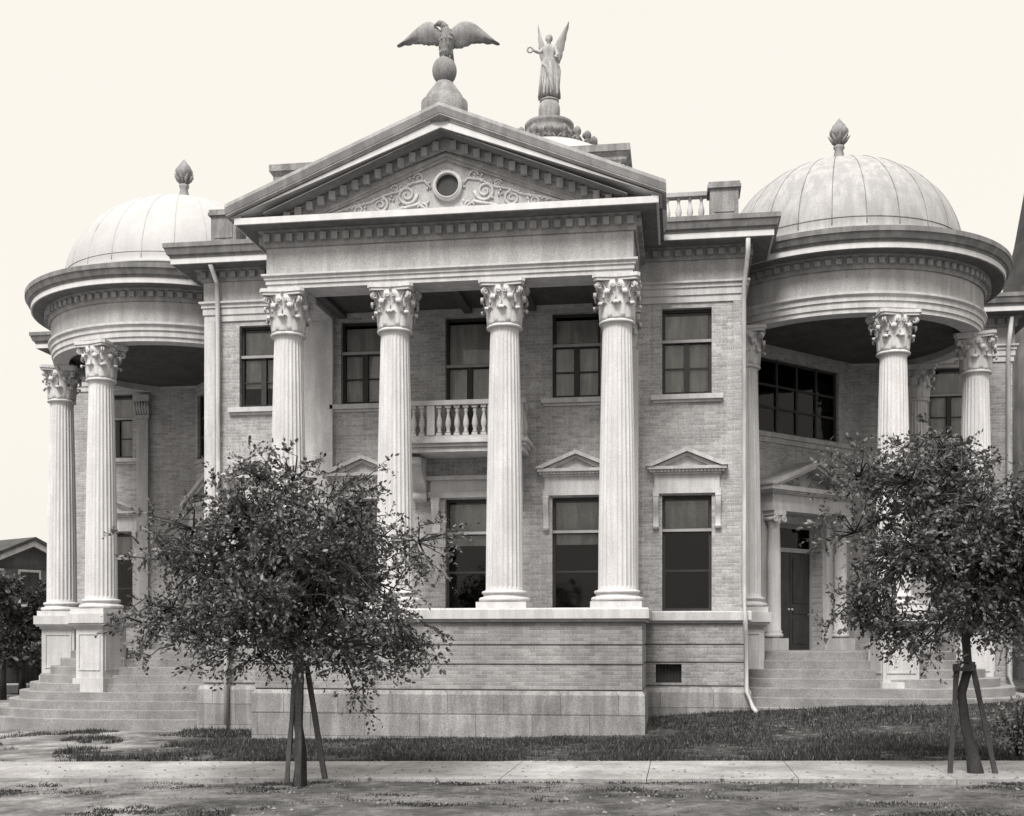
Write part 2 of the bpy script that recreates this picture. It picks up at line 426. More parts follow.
# --- basement storey of the front block
def grooved(path, proud, name='basement_wall', ztop=2.06, m='basebrick'):
    lv = [.84, 1.30, 1.65, ztop]; prof = [(-.35, -.5), (proud, -.5)]
    z = -.5
    for i, l in enumerate(lv[:-1]):
        prof += [(proud, l-.012), (proud-.03, l-.008), (proud-.03, l+.014), (proud, l+.018)]
    prof += [(proud, ztop), (-.35, ztop)]
    mb = MB(); mb.sweep(prof, path); return mb
# basement with the vent opening
vent = (CX+3.95-.02+.0, 0)
vx0, vx1 = -.47, .03
mb = MB()
def gwall(x0, x1, holes, T, mb, proud=.05):
    for za, zb in ((-.5,.828),(.858,1.288),(1.318,1.638),(1.668,2.06)):
        hs = [(a, b, max(c, za), min(d, zb)) for a, b, c, d in holes if c < zb and d > za]
        wall(x0, x1, za, zb, hs, .3+proud, T, mb)
    wall(x0, x1, .828, 2.06, [(x0,x1,.858,1.288),(x0,x1,1.318,1.638),(x0,x1,1.668,2.06)]+[(a,b,c,d) for a,b,c,d in holes], .25, T @ Matrix.Translation((0,.03,0)), mb)
gwall(L-.05, R_+.05, [(vx0, vx1, .90, 1.27)], TM(0, WY-.05), mb)
gwall(0, WINGY-WY-.31, [], TM(R_+.05, WY+.3, pi/2), mb)
gwall(0, WINGY-WY-.31, [], TM(L-.05, WINGY-.01, -pi/2), mb)
mb.build('basement_wall', M['basebrick'], LIB)
mb = MB(); mb.box(vx0+.01, vx1-.01, WY+.12, WY+.15, .9, 1.27)
for i in range(7): mb.box(vx0+.05+i*.065, vx0+.065+i*.065, WY+.06, WY+.08, .9, 1.27)
mb.build('basement_vent', M['frame'], LIB)
# plinth of main block
pl = [(-.3,-.5),(.14,-.5),(.14,.42),(.135,.425),(.14,.43),(.14,.72),(.10,.80),(-.3,.80)]
for pth in ([(L,WINGY-.3),(L,WY),(CX-3.5,WY)], [(CX+3.5,WY),(R_,WY),(R_,WINGY-.3)]):
    mb = MB(); mb.sweep(pl, pth); mb.build('plinth', M['block'], LIB, bevel=.01)
# stylobate course
st = [(-.34,2.065),(.09,2.065),(.10,2.09),(.15,2.12),(.15,2.28),(.13,2.305),(-.34,2.305)]
for pth in ([(L,WINGY-.3),(L,WY),(CX-3.5,WY)], [(CX+3.5,WY),(R_,WY),(R_,WINGY-.3)]):
    mb = MB(); mb.sweep(st, pth); mb.build('stylobate_course', M['trim'], LIB, bevel=.008)

# --- portico podium
PX = 3.55; PYF = 20.50
mb = MB(); T0 = TM(0, PYF)
gwall(CX-PX, CX+PX, [], T0, mb, 0)
gwall(0, WY-PYF-.36, [], TM(CX+PX, PYF+.31, pi/2), mb, 0); gwall(0, WY-PYF-.36, [], TM(CX-PX, WY-.05, -pi/2), mb, 0)
mb.build('portico_podium', M['basebrick'], LIB)
mb = MB(); pb = [(-.3,-.5),(.05,-.5),(.05,.395),(.035,.40),(.05,.405),(.05,.76),(.0,.835),(-.3,.835)]
mb.sweep(pb, rectpath(CX-PX, CX+PX, PYF, WY-.15)); mb.build('portico_plinth', M['block'], LIB, bevel=.012)
mb = MB(); sp_ = [(-.5,2.065),(.05,2.065),(.06,2.09),(.12,2.12),(.12,2.28),(.10,2.31),(-.5,2.31)]
mb.sweep(sp_, rectpath(CX-PX, CX+PX, PYF, WY-.16)); mb.box(CX-PX+.49, CX+PX-.49, PYF+.49, WY, 2.0, 2.308)
mb.build('portico_floor', M['trim'], LIB)

# --- column parts
def shaft_mesh(r0, r1, h, nf=24, name='column', mat='column'):
    n = nf*6; vs = []; fs = []; rows = [0,.012,.02,.25,.45,.65,.82,.965,.985,1]
    for t in rows:
        e = r0+(r1-r0)*(t**1.6)
        fl = 0 if t in (0,1) else (.0 if t in (.012,) else .055)
        if t == .985: fl = .03
        for k in range(n):
            a = 2*pi*k/n; ph = (k % 6)/6
            d = fl*max(0, sin(pi*min(1, max(0, (ph-.12)/.88)))) if ph > .1 else 0
            rr = e*(1-d)*(1.03 if t in (0,1) else 1)
            vs.append((rr*cos(a), rr*sin(a), h*t))
    for i in range(len(rows)-1):
        for k in range(n): fs.append((i*n+k, i*n+(k+1) % n, (i+1)*n+(k+1) % n, (i+1)*n+k))
    mb = MB(); mb.add(vs, fs, False); return mb.mesh(name, M[mat])
def base_mesh(r, h=.30):
    mb = MB(); p = r*1.32; mb.box(-p, p, -p, p, 0, h*.34)
    pr = [(r*1.30, h*.35)]
    for k in range(7): a = -pi/2+pi*k/6; pr.append((r*1.24+cos(a)*h*.13, h*.48+sin(a)*h*.13))
    pr += [(r*1.13,h*.63),(r*1.10,h*.70),(r*1.13,h*.76)]
    for k in range(7): a = -pi/2+pi*k/6; pr.append((r*1.12+cos(a)*h*.09, h*.86+sin(a)*h*.09))
    pr += [(r*1.03,h*.97),(r*1.0,h*1.0)]
    mb.lathe(pr, 48); return mb.mesh('column_base', M['column'])
def leaf(mb, a0, r0, z0, w, h, out, curl, lobes=3):
    nu, nv = 6, 9; front = []; 
    for j in range(nv+1):
        t = j/nv
        if t < .72: rr = r0+out*t*.55; z = z0+h*t/.78
        else:
            q = (t-.72)/.28; rr = r0+out*.4+curl*sin(q*pi*.62); z = z0+h*.923+h*.09*sin(q*pi)-h*.13*q*q
        ww = w*(.75+.35*sin(pi*min(1, t*1.05)))*(1-.55*max(0, (t-.7)/.3)**1.3)*(1-.16*abs(sin(t*pi*lobes)))
        for i in range(nu+1):
            u = i/nu*2-1; a = a0+u*ww/2/rr
            rad = rr+.10*w*(1-abs(u)**1.5)-.05*w*abs(cos(u*pi*1.5))
            front.append((rad, a, z-abs(u)*.05*h*(1 if t > .3 else 0)))
    vs = [(r*cos(a), r*sin(a), z) for r, a, z in front]+[((r-.10*w)*cos(a), (r-.10*w)*sin(a), z-.02*w) for r, a, z in front]
    m = (nu+1)*(nv+1); fs = []
    for j in range(nv):
        for i in range(nu):
            q = j*(nu+1)+i; fs.append((q, q+1, q+nu+2, q+nu+1)); fs.append((m+q, m+q+nu+1, m+q+nu+2, m+q+1))
        q = j*(nu+1); fs.append((q, q+nu+1, m+q+nu+1, m+q)); q += nu; fs.append((q, m+q, m+q+nu+1, q+nu+1))
    for i in range(nu):
        fs.append((i, m+i, m+i+1, i+1)); q = nv*(nu+1)+i; fs.append((q, q+1, m+q+1, m+q))
    mb.add(vs, fs, True)
def spiral(c, ux, uz, r, turns=1.6, n=22, start=0, shrink=.25):
    pts = []
    for k in range(n+1):
        t = k/n; a = start+2*pi*turns*t; rr = r*(1-(1-shrink)*t)
        pts.append(Vector(c)+Vector(ux)*rr*cos(a)+Vector(uz)*rr*sin(a))
    return pts
def capital_mesh(r, h):
    mb = MB()
    mb.lathe([(r,0),(r*1.10,.015*h),(r*1.12,.05*h),(r*1.03,.075*h),(r*.98,.1*h),(r*.97,.5*h),(r*1.06,.7*h),(r*1.3,.86*h)], 32)
    for k in range(8): leaf(mb, 2*pi*k/8, r*1.02, .08*h, r*.78, .36*h, r*.18, r*.34)
    for k in range(8): leaf(mb, 2*pi*(k+.5)/8, r*1.0, .10*h, r*.80, .60*h, r*.30, r*.36)
    for k in range(4):
        a = pi/4+k*pi/2; ur = Vector((cos(a), sin(a), 0)); uz = Vector((0,0,1)); ut = Vector((-sin(a), cos(a), 0))
        # big corner volute pair
        for s in (-1, 1):
            c = ur*(r*1.50)+uz*(.76*h)+ut*(s*r*.07)
            mb.tube([ur*r*1.0+ut*s*r*.35+uz*.5*h, ur*r*1.12+ut*s*r*.25+uz*.68*h, ur*r*1.3+ut*s*r*.12+uz*.84*h]+spiral(c, ur, -uz, r*.22, 1.5, 20, -pi/2-.3), r*.062, 6)
        mb.tube([ur*r*1.0+uz*.55*h, ur*r*1.35+uz*.80*h, ur*r*1.58+uz*.84*h], [r*.1, r*.09, r*.07], 6)
        leaf(mb, a, r*1.12, .52*h, r*.4, .24*h, r*.2, r*.22)
        # inner helices to the middle of each face
        b = k*pi/2; vr = Vector((cos(b), sin(b), 0)); vt = Vector((-sin(b), cos(b), 0))
        for s in (-1, 1):
            c = vr*(r*1.22)+vt*(s*r*.20)+uz*(.76*h)
            mb.tube([vr*r*1.05+vt*s*r*.5+uz*.52*h, vr*r*1.12+vt*s*r*.38+uz*.70*h]+spiral(c, vt*s, uz, r*.15, 1.4, 16, .6), r*.05, 5)
        # rosette
        c = vr*(r*1.36)+uz*(.915*h)
        for q in range(6):
            an = 2*pi*q/6; d = vt*cos(an)*r*.11+uz*sin(an)*r*.11
            mb.tube([c, c+d*.6+vr*r*.04, c+d], [r*.06, r*.07, r*.03], 5)
        mb.tube([c-vr*r*.05, c+vr*r*.09], [r*.07, r*.04], 6)
    # abacus with concave sides
    for za, zb, sc in ((.865*h,.92*h,1.0), (.922*h,h,1.06)):
        poly = []
        for k in range(4):
            a = pi/4+k*pi/2
            for da in (-.07, .07): poly.append((r*1.80*sc*cos(a+da), r*1.80*sc*sin(a+da)))
            for q in range(1, 8):
                t = q/8; aa = a+.07+(pi/2-.14)*t
                e = r*sc*(1.80*cos(pi/4-.07)/cos(aa-(a+pi/4)) - .14*sin(pi*t)*1.0)
                poly.append((e*cos(aa), e*sin(aa)))
        mb.slab(poly, za, zb)
    return mb.mesh('capital', M['column'])
COLH = 8.248-STY
S_big = shaft_mesh(.345, .262, COLH-.30-.84); B_big = base_mesh(.345, .34); C_big = capital_mesh(.262, .84)
S_pil = None
def column(x, y, z, hs=1.0, pedestal=None, rz=0, label=None):
    c = bpy.data.objects.new('column', S_big); COL.objects.link(c); c.parent = LIB; c.location = (x, y, z+.30); c.rotation_euler = (0,0,rz)
    b = bpy.data.objects.new('column_base', B_big); COL.objects.link(b); b.parent = c; b.location = (0,0,-.34+.04)
    k = bpy.data.objects.new('capital', C_big); COL.objects.link(k); k.parent = c; k.location = (0,0,COLH-1.14); k.scale = (1.13,1.13,1)
    if pedestal: 
        p = bpy.data.objects.new('pedestal', pedestal); COL.objects.link(p); p.parent = c; p.location = (0,0,-.30)
    if label: c['label'] = label
    return c
for i in range(4): column(CX+(-1.5+i)*2.057, D, STY)
# --- wall pilasters behind the portico ends (square, with the same capital)
for sx in (-1, 1):
    mb = MB(); mb.box(-.30, .30, -.16, .05, .3, COLH-.84)
    for i in range(5): mb.box(-.27+i*.115+.01, -.27+i*.115+.07, -.166, -.15, .5, COLH-1.0)
    if sx < 0:
        mb = MB(); mb.box(-.30,.30,-.10,.05,.3,COLH)
    p = mb.build('pilaster', M['column' if sx > 0 else 'trim'], LIB, (CX+sx*3.10, WY, STY))
    mb = MB(); mb.box(-.40,.40,-.26,.05,0,.12); mb.box(-.36,.36,-.22,.05,.12,.2); mb.box(-.33,.33,-.19,.05,.2,.3); mb.build('column_base', M['column'], p, bevel=.02)
    if sx < 0: continue
    k = bpy.data.objects.new('capital', C_big); COL.objects.link(k); k.parent = p; k.location = (0,.08,COLH-.84)
# --- pedestal
def pedestal_mesh():
    mb = MB(); h = 1.52; w = .37
    mb.box(-w, w, -w, w, -h+.1, -.30)
    for a in range(4):
        T = Matrix.Rotation(a*pi/2, 4, 'Z')
        for bx in ((-w+.07,-w+.10,-1.2,-.45),(w-.10,w-.07,-1.2,-.45),(-w+.07,w-.07,-.45,-.42),(-w+.07,w-.07,-1.23,-1.2)):
            mb.box(bx[0], bx[1], -w-.018, -w+.01, bx[2], bx[3], T)
    mb.box(-w-.05, w+.05, -w-.05, w+.05, -h-1.2, -h+.12)
    mb.box(-w-.04, w+.04, -w-.04, w+.04, -.31, -.25); mb.box(-w-.11, w+.11, -w-.11, w+.11, -.25, -.2); mb.box(-w-.15, w+.15, -w-.15, w+.15, -.2, -.0)
    return mb.mesh('pedestal', M['trim'])
PED = pedestal_mesh()
for sx in (-1, 1):
    for ang in (14, 74):
        a = radians(ang)*sx
        column(CX+sx*RC+RR*sin(a), RY-RR*cos(a), STY, pedestal=PED, rz=a)
    for ang in (-46, 134):
        a = radians(ang)*sx
        x, y = CX+sx*RC+RR*sin(a), RY-RR*cos(a)
        if ang == 134 and sx < 0:
            mb = MB(); mb.box(-.16,.16,-.12,.02,1.5,7.55); mb.box(-.19,.19,-.15,.02,7.551,7.65); mb.box(-.20,.20,-.16,.02,1.51,1.8)
            for k in range(6): mb.tube([(-.17+.068*k,-.10,7.62),(-.18+.072*k,-.17,7.85),(-.19+.076*k,-.20,8.0)], [.03,.05,.02], 5)
            mb.box(-.22,.22,-.20,.02,8.0,8.17); mb.build('pilaster', M['frieze'], LIB, (x, WINGY, 0)); continue
        if ang == 134: y = WINGY-.05
        else: x = (R_+.12) if sx > 0 else (L-.12)
        c = column(x, y, STY, pedestal=PED)

# --- portico entablature
EX = 3.40; EY = 20.65
P0 = rectpath(CX-EX, CX+EX, EY, WY-.07)
mb = MB(); mb.sweep([(-.62,8.25),(-.02,8.25),(-.02,8.325),(.005,8.33),(.005,8.405),(.03,8.41),(.03,8.45),(.07,8.475),(.07,8.51),(-.62,8.51)], P0)
mb.build('architrave', M['trim'], LIB)
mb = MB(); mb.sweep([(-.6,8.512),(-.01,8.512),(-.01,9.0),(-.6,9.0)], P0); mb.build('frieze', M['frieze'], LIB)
mb = MB(); mb.sweep([(-.6,9.002),(.03,9.002),(.04,9.045),(.05,9.06),(.05,9.24),(.12,9.27),(.12,9.305),(-.6,9.305)], P0)
def dentils(mb, path, off, w, gap, z0, z1, dep):
    for i in range(len(path)-1):
        a, b = Vector(path[i]), Vector(path[i+1]); d = (b-a); ln = d.length; d.normalize(); nrm = Vector((d.y, -d.x))
        e0 = off if i > 0 else 0; e1 = off if i < len(path)-2 else 0
        n = int((ln+e0+e1)/(w+gap)); step = (ln+e0+e1)/n
        for k in range(n):
            u = -e0+step*(k+.5); c = a+d*u+nrm*off
            mb.box(-w/2, w/2, -dep, 0.01, z0, z1, Matrix.Translation((c.x, c.y, 0)) @ Matrix.Rotation(math.atan2(d.y, d.x), 4, 'Z'))
dentils(mb, P0, .05, .115, .095, 9.085, 9.22, .085)
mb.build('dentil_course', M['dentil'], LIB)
P1 = rectpath(CX-EX, CX+EX, EY, WY-.56)
mb = MB(); mb.sweep([(.13,9.29),(.40,9.29),(.40,9.306),(.13,9.306)], P1); mb.build('soffit', M['eave'], LIB)  # thin dark strip added under the corona as painted shade
mb = MB(); mb.sweep([(-.6,9.307),(.42,9.307),(.44,9.31),(.44,9.425),(-.6,9.425)], P1); mb.build('corona', M['white'], LIB)
# side gutters only (front carries the raking cornice)
cy = [(.32,9.427),(.455,9.427),(.46,9.46),(.50,9.49),(.56,9.58),(.57,9.64),(.32,9.64)]
for sx in (-1, 1):
    x = CX+sx*EX; mb = MB()
    path = [(x,WY-.68),(x,EY-.42)] if sx < 0 else [(x,EY-.42),(x,WY-.68)]
    mb.sweep(cy, path); mb.build('side_gutter', M['cyma'], LIB)
# raking cornices: vertical offsets n, projections d in front of EY
def rake(prof, name, m, y_back, x_half):
    mb = MB(); SL = .403
    for sx in (-1, 1):
        vs = []; k = len(prof)
        for xo in (0, x_half):
            for d, zt in prof: vs.append((CX+sx*xo, EY-d, max(zt-SL*xo, 9.43 if zt < 11.0 else 0)))
        fs = [(q, (q+1) % k, k+(q+1) % k, k+q) for q in range(k)]+[tuple(range(k)), tuple(range(2*k-1, k-1, -1))]
        mb.add(vs, fs)
    return mb.build(name, m, LIB)
ZA = 11.24
rake([(.06,10.822),(.42,10.822),(.42,10.838),(.06,10.838)], 'raking_soffit', M['eave'], 0, 3.3)  # painted shade strip below the raking corona
rake([(-.3,10.84),(.44,10.84),(.455,10.845),(.455,10.985),(-.3,10.985)], 'raking_corona', M['white'], 0, 3.9)
rake([(-.3,10.988),(.47,10.988),(.475,11.03),(.52,11.05),(.52,11.07),(.53,11.075),(.575,11.17),(.58,11.18),(.58,ZA),(-.3,ZA)], 'raking_gutter', M['cyma'], 0, 3.97)
# raking dentils and inner mould, tympanum
mb = MB()
for sx in (-1, 1):
    k = .16
    while k < 3.35:
        zt = 10.80-.403*k; zb = max(9.43, zt-.15)
        if zt-9.43 > .05: mb.box(CX+sx*k-.058, CX+sx*k+.058, EY-.14, EY-.02, zb, zt)
        k += .215
vs = []
for (d, z0, z1, xm) in ((.05, 10.60, 10.86, 3.5), (.02, 10.44, 10.52, 2.65), (.05, 10.50, 10.545, 2.75)):
    for sx in (-1, 1):
        poly = [(CX, z0), (CX, z1), (CX+sx*xm, max(9.42, z1-.403*xm)), (CX+sx*xm, max(9.42, z0-.403*xm))]
        mb.prism(poly, EY-d-.001*sx, EY+.1+.001*sx)
mb.build('raking_dentil_course', M['dentil'], LIB)
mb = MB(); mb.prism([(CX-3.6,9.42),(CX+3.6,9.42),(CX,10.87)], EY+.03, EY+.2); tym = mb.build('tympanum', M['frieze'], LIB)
# scroll relief
mb = MB(); ty = EY+.02
def sp2(x, z, r, turns, start, sx, rad):
    pts = []
    for k in range(27):
        t = k/26; a = start+2*pi*turns*t; rr = r*(1-.82*t); pts.append((CX+sx*(x+rr*cos(a)), ty, z+rr*sin(a)))
    mb.tube(pts, [rad*(1-.4*k/26) for k in range(27)], 6)
for sx in (-1, 1):
    sp2(.72, 9.86, .19, 1.7, pi, sx, .032); sp2(1.22, 9.70, .15, 1.6, pi/2, sx, .028); sp2(1.62, 9.63, .11, 1.5, pi, sx, .024); sp2(1.95,9.56,.075,1.4,pi,sx,.02)
    sp2(.42, 9.60, .10, 1.4, 0, sx, .025); sp2(.5, 10.15, .10, 1.3, 0, sx, .024); sp2(.95,9.98,.08,1.3,0,sx,.02)
    mb.tube([(CX+sx*x, ty, z) for x, z in ((.3,9.52),(.5,9.68),(.8,9.62),(1.1,9.53),(1.5,9.52),(2.0,9.50),(2.4,9.49))], [.03,.035,.03,.03,.03,.025,.012], 6)
    mb.tube([(CX+sx*x, ty, z) for x, z in ((.28,9.95),(.4,10.1),(.62,10.07),(.9,9.92),(1.15,9.87),(1.4,9.76),(1.75,9.70),(2.1,9.6))], [.025]*8, 6)
    rr = random.Random(5)
    for q in range(46):
        x = rr.uniform(.32, 2.2); z = rr.uniform(9.48, 10.42-.42*x)
        a = rr.random()*2*pi; l = rr.uniform(.05,.09)
        mb.tube([(CX+sx*x, ty, z), (CX+sx*(x+l*.5*cos(a)), ty-.015, z+l*.5*sin(a)), (CX+sx*(x+l*cos(a+.3)), ty, z+l*sin(a+.3))], [.01,.026,.004], 5)
for q in range(6): mb.tube([(CX, ty, 10.16), (CX+.03*(q-2.5), ty-.02, 10.24), (CX+.045*(q-2.5), ty, 10.33-.01*abs(q-2.5))], [.01,.02,.004], 5)
mb.build('scroll_relief', M['trim'], tym)
RX = CX+.04; RZ = 9.97
mb = MB()
Tr = Matrix.Translation((RX, EY, RZ)) @ Matrix.Rotation(pi/2, 4, 'X')
prof = [(.205,-.05),(.205,.06),(.215,.08),(.23,.08),(.24,.05),(.255,.055),(.27,.05),(.275,.0),(.275,-.05)]
k = len(prof); vs = []; fs = []
for i in range(48):
    a = 2*pi*i/48
    for r, z in prof: vs.append((r*cos(a), r*sin(a), z))
for i in range(48):
    j = (i+1) % 48
    for q in range(k): fs.append((i*k+q, j*k+q, j*k+(q+1) % k, i*k+(q+1) % k))
mb.add(vs, fs, True, Tr); rw = mb.build('round_window', M['trim'], LIB)
mb = MB(); mb.lathe([(.205,-.022),(.205,.0)], 40, (0,0,0), False, None, Tr); mb.build('pane', M['door'], rw)
# portico roof and ceiling
mb = MB(); mb.prism([(CX-3.9,9.61),(CX-3.9,9.40),(CX+3.9,9.40),(CX+3.9,9.61),(CX,ZA-.03)], EY+.21, 25.0); mb.build('portico_roof', M['roof'], LIB)
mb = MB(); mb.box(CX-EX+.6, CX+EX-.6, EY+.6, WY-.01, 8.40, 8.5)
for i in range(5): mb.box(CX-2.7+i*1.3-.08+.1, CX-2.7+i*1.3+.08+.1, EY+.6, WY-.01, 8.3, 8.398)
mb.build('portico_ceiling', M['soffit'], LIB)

# --- main entablature (front block + wings)
Pm = BODY
mb = MB(); mb.sweep([(-.3,8.34),(.03,8.34),(.03,8.47),(.055,8.475),(.055,8.61),(.08,8.615),(.08,8.68),(.12,8.70),(.12,8.74),(-.3,8.74)], [Vector(p) for p in Pm]); mb.build('main_architrave', M['trim'], LIB)
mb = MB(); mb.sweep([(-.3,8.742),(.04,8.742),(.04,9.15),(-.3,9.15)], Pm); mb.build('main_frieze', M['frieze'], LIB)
mb = MB(); mb.sweep([(-.3,9.152),(.08,9.152),(.09,9.2),(.10,9.21),(.10,9.34),(.18,9.37),(.18,9.398),(-.3,9.398)], Pm)
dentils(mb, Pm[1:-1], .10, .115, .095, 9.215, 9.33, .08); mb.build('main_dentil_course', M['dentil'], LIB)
mb = MB(); mb.sweep([(.19,9.38),(.50,9.38),(.50,9.398),(.19,9.398)], Pm); mb.build('main_soffit', M['eave'], LIB)  # added strip, its dark colour carries the shade under the main corona
mb = MB(); mb.sweep([(-.3,9.40),(.52,9.40),(.54,9.402),(.54,9.52),(-.3,9.52)], Pm); mb.build('main_corona', M['white'], LIB)
mb = MB(); mb.sweep([(-.3,9.522),(.555,9.522),(.56,9.56),(.60,9.58),(.64,9.70),(.66,9.71),(.66,9.80),(-.3,9.80)], Pm); mb.build('main_gutter', M['eavegutter'], LIB)
mb = MB(); mb.slab([(x, y) for x, y in ((CX-WINGH+.05,WINGY+.05),(L+.05,WINGY+.05),(L+.05,WY+.05),(R_-.05,WY+.05),(R_-.05,WINGY+.05),(CX+WINGH-.05,WINGY+.05),(CX+WINGH-.05,BACK-.05),(CX-WINGH+.05,BACK-.05))], 9.6, 9.83); mb.build('main_roof', M['roof'], LIB)
# corner strips of the front block
for sx in (-1, 1):
    ce = R_ if sx > 0 else L; x0 = ce-sx*.20; mb = MB(); mb.box(min(x0, ce+sx*.03), max(x0, ce+sx*.03), WY-.035, WY+.2, STY+.002, 8.335); mb.build('corner_strip', M['trim' if sx < 0 else 'brick'], LIB)

# --- rotunda entablatures, ceilings, domes
def rotunda(sx):
    c = (CX+sx*RC, RY)
    ro = 3.03
    mb = MB(); mb.ring([(2.62,8.25),(ro-.06,8.25),(ro-.06,8.34),(ro-.03,8.345),(ro-.03,8.47),(ro,8.475),(ro,8.56),(ro+.05,8.60),(ro+.05,8.65),(2.62,8.65)], c); mb.build('porch_architrave', M['trim'], LIB)
    mb = MB(); mb.ring([(2.6,8.652),(ro-.02,8.652),(ro-.02,9.10),(2.6,9.10)], c); mb.build('porch_frieze', M['frieze'], LIB)
    mb = MB(); mb.ring([(2.6,9.102),(ro+.02,9.102),(ro+.04,9.15),(ro+.05,9.16),(ro+.05,9.30),(ro+.13,9.33),(ro+.13,9.376),(2.6,9.376)], c)
    nd = 96
    for k in range(nd):
        a = 2*pi*k/nd
        mb.box(ro+.04, ro+.13, -.055, .055, 9.18, 9.29, Matrix.Translation((c[0], c[1], 0)) @ Matrix.Rotation(a, 4, 'Z'))
    mb.build('porch_dentil_course', M['dentil'], LIB)
    mb = MB(); mb.ring([(ro+.14,9.36),(ro+.385,9.36),(ro+.385,9.377),(ro+.14,9.377)], c); mb.build('porch_soffit', M['eave'], LIB)  # dark ring added for the shade under the porch corona
    mb = MB(); mb.ring([(2.6,9.378),(ro+.40,9.378),(ro+.42,9.38),(ro+.42,9.495),(2.6,9.495)], c); mb.build('porch_corona', M['white'], LIB)
    mb = MB(); mb.ring([(2.3,9.497),(ro+.435,9.497),(ro+.44,9.53),(ro+.48,9.55),(ro+.53,9.66),(ro+.55,9.67),(ro+.55,9.77),(ro+.47,9.785),(2.3,9.79)], c); mb.build('porch_gutter', M['eavegutter'], LIB)
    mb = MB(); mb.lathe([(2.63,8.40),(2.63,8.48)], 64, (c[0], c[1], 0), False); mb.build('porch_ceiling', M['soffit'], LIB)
    # dome
    z0 = 10.08; Rd = 2.62 if sx > 0 else 2.73; rise = 12.36-z0
    mb = MB(); pr = [(Rd+.14,9.7),(Rd+.14,9.88),(Rd+.07,9.90),(Rd+.07,10.04),(Rd+.02,10.06),(Rd,z0)]
    for k in range(1, 25): t = pi/2*k/24; pr.append((max(.02, Rd*cos(t)), z0+rise*sin(t)))
    mb.lathe(pr, 96, (c[0], c[1], 0)); 
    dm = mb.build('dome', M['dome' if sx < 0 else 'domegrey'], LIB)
    mb = MB()
    for k in range(24):
        a = 2*pi*(k+.3)/24
        mb.tube([(c[0]+(Rd*cos(t)+.0)*cos(a), c[1]+(Rd*cos(t))*sin(a), z0+rise*sin(t)) for t in [radians(2+86*j/18) for j in range(19)]], .011, 4)
    mb.ring([(Rd+.10,9.885),(Rd+.155,9.885),(Rd+.155,9.91),(Rd+.10,9.91)], c); mb.ring([(Rd,10.045),(Rd+.095,10.045),(Rd+.095,10.07),(Rd,10.07)], c)
    mb.ring([(Rd*.97,10.30),(Rd*1.0,10.30),(Rd*.998,10.312),(Rd*.97,10.312)], c)
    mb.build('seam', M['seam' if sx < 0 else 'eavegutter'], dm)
    # finial
    mb = MB()
    pr = [(.20,0),(.20,.05),(.13,.10),(.10,.2),(.075,.32),(.10,.36),(.10,.39),(.06,.42),(.08,.50),(.15,.58),(.165,.63),(.155,.69),(.11,.76),(.055,.83),(.015,.89)]
    mb.lathe(pr, 24, (0,0,0), True, lambda a, z: 1+(.10*cos(8*a+z*22) if z > .5 else .03*cos(8*a)))
    for k in range(8):
        a = 2*pi*k/8; mb.tube([(.05*cos(a),.05*sin(a),.42),(.13*cos(a),.13*sin(a),.50),(.20*cos(a),.20*sin(a),.58)], [.03,.035,.01], 5)
    mb.build('finial', M['finial'], dm, (c[0], c[1], 12.31)).scale = (1.2,1.2,1.25)
    return c
for sx in (-1, 1): rotunda(sx)

# --- steps of the corner porches
for sx in (-1, 1):
    c = (CX+sx*RC, RY); mb = MB(); xl = WH+.052
    for k in range(9 if sx < 0 else 7):
        zt = 1.50-.178*k; Rk = 2.36+(.2 if sx < 0 else .275)*k; poly = []
        for i in range(120):
            a = 2*pi*i/120; ca, sa = cos(a), sin(a); f = (abs(ca)**2.9+abs(sa)**2.9)**(-1/2.9); x = c[0]+Rk*f*ca; y = c[1]+Rk*f*sa
            if sx > 0: x = max(x, R_+.052)
            else: x = min(x, CX-xl)
            y = min(y, WINGY-.002-.001*k)
            if not poly or (Vector(poly[-1])-Vector((x, y))).length > 1e-4: poly.append((x, y))
        # drop collinear duplicates
        mb.slab(poly, -.6-.001*k, zt)
    mb.build('porch_steps', M['step'], LIB, bevel=.012)
    # fill floor to diagonal wall
    mb = MB(); x0, x1 = (R_+.055, CX+WH+2.9) if sx > 0 else (CX-WH-2.9, L-.055); mb.box(x0, x1, RY-.2, WINGY-.01, .3, 1.504); mb.build('porch_floor', M['step'], LIB)

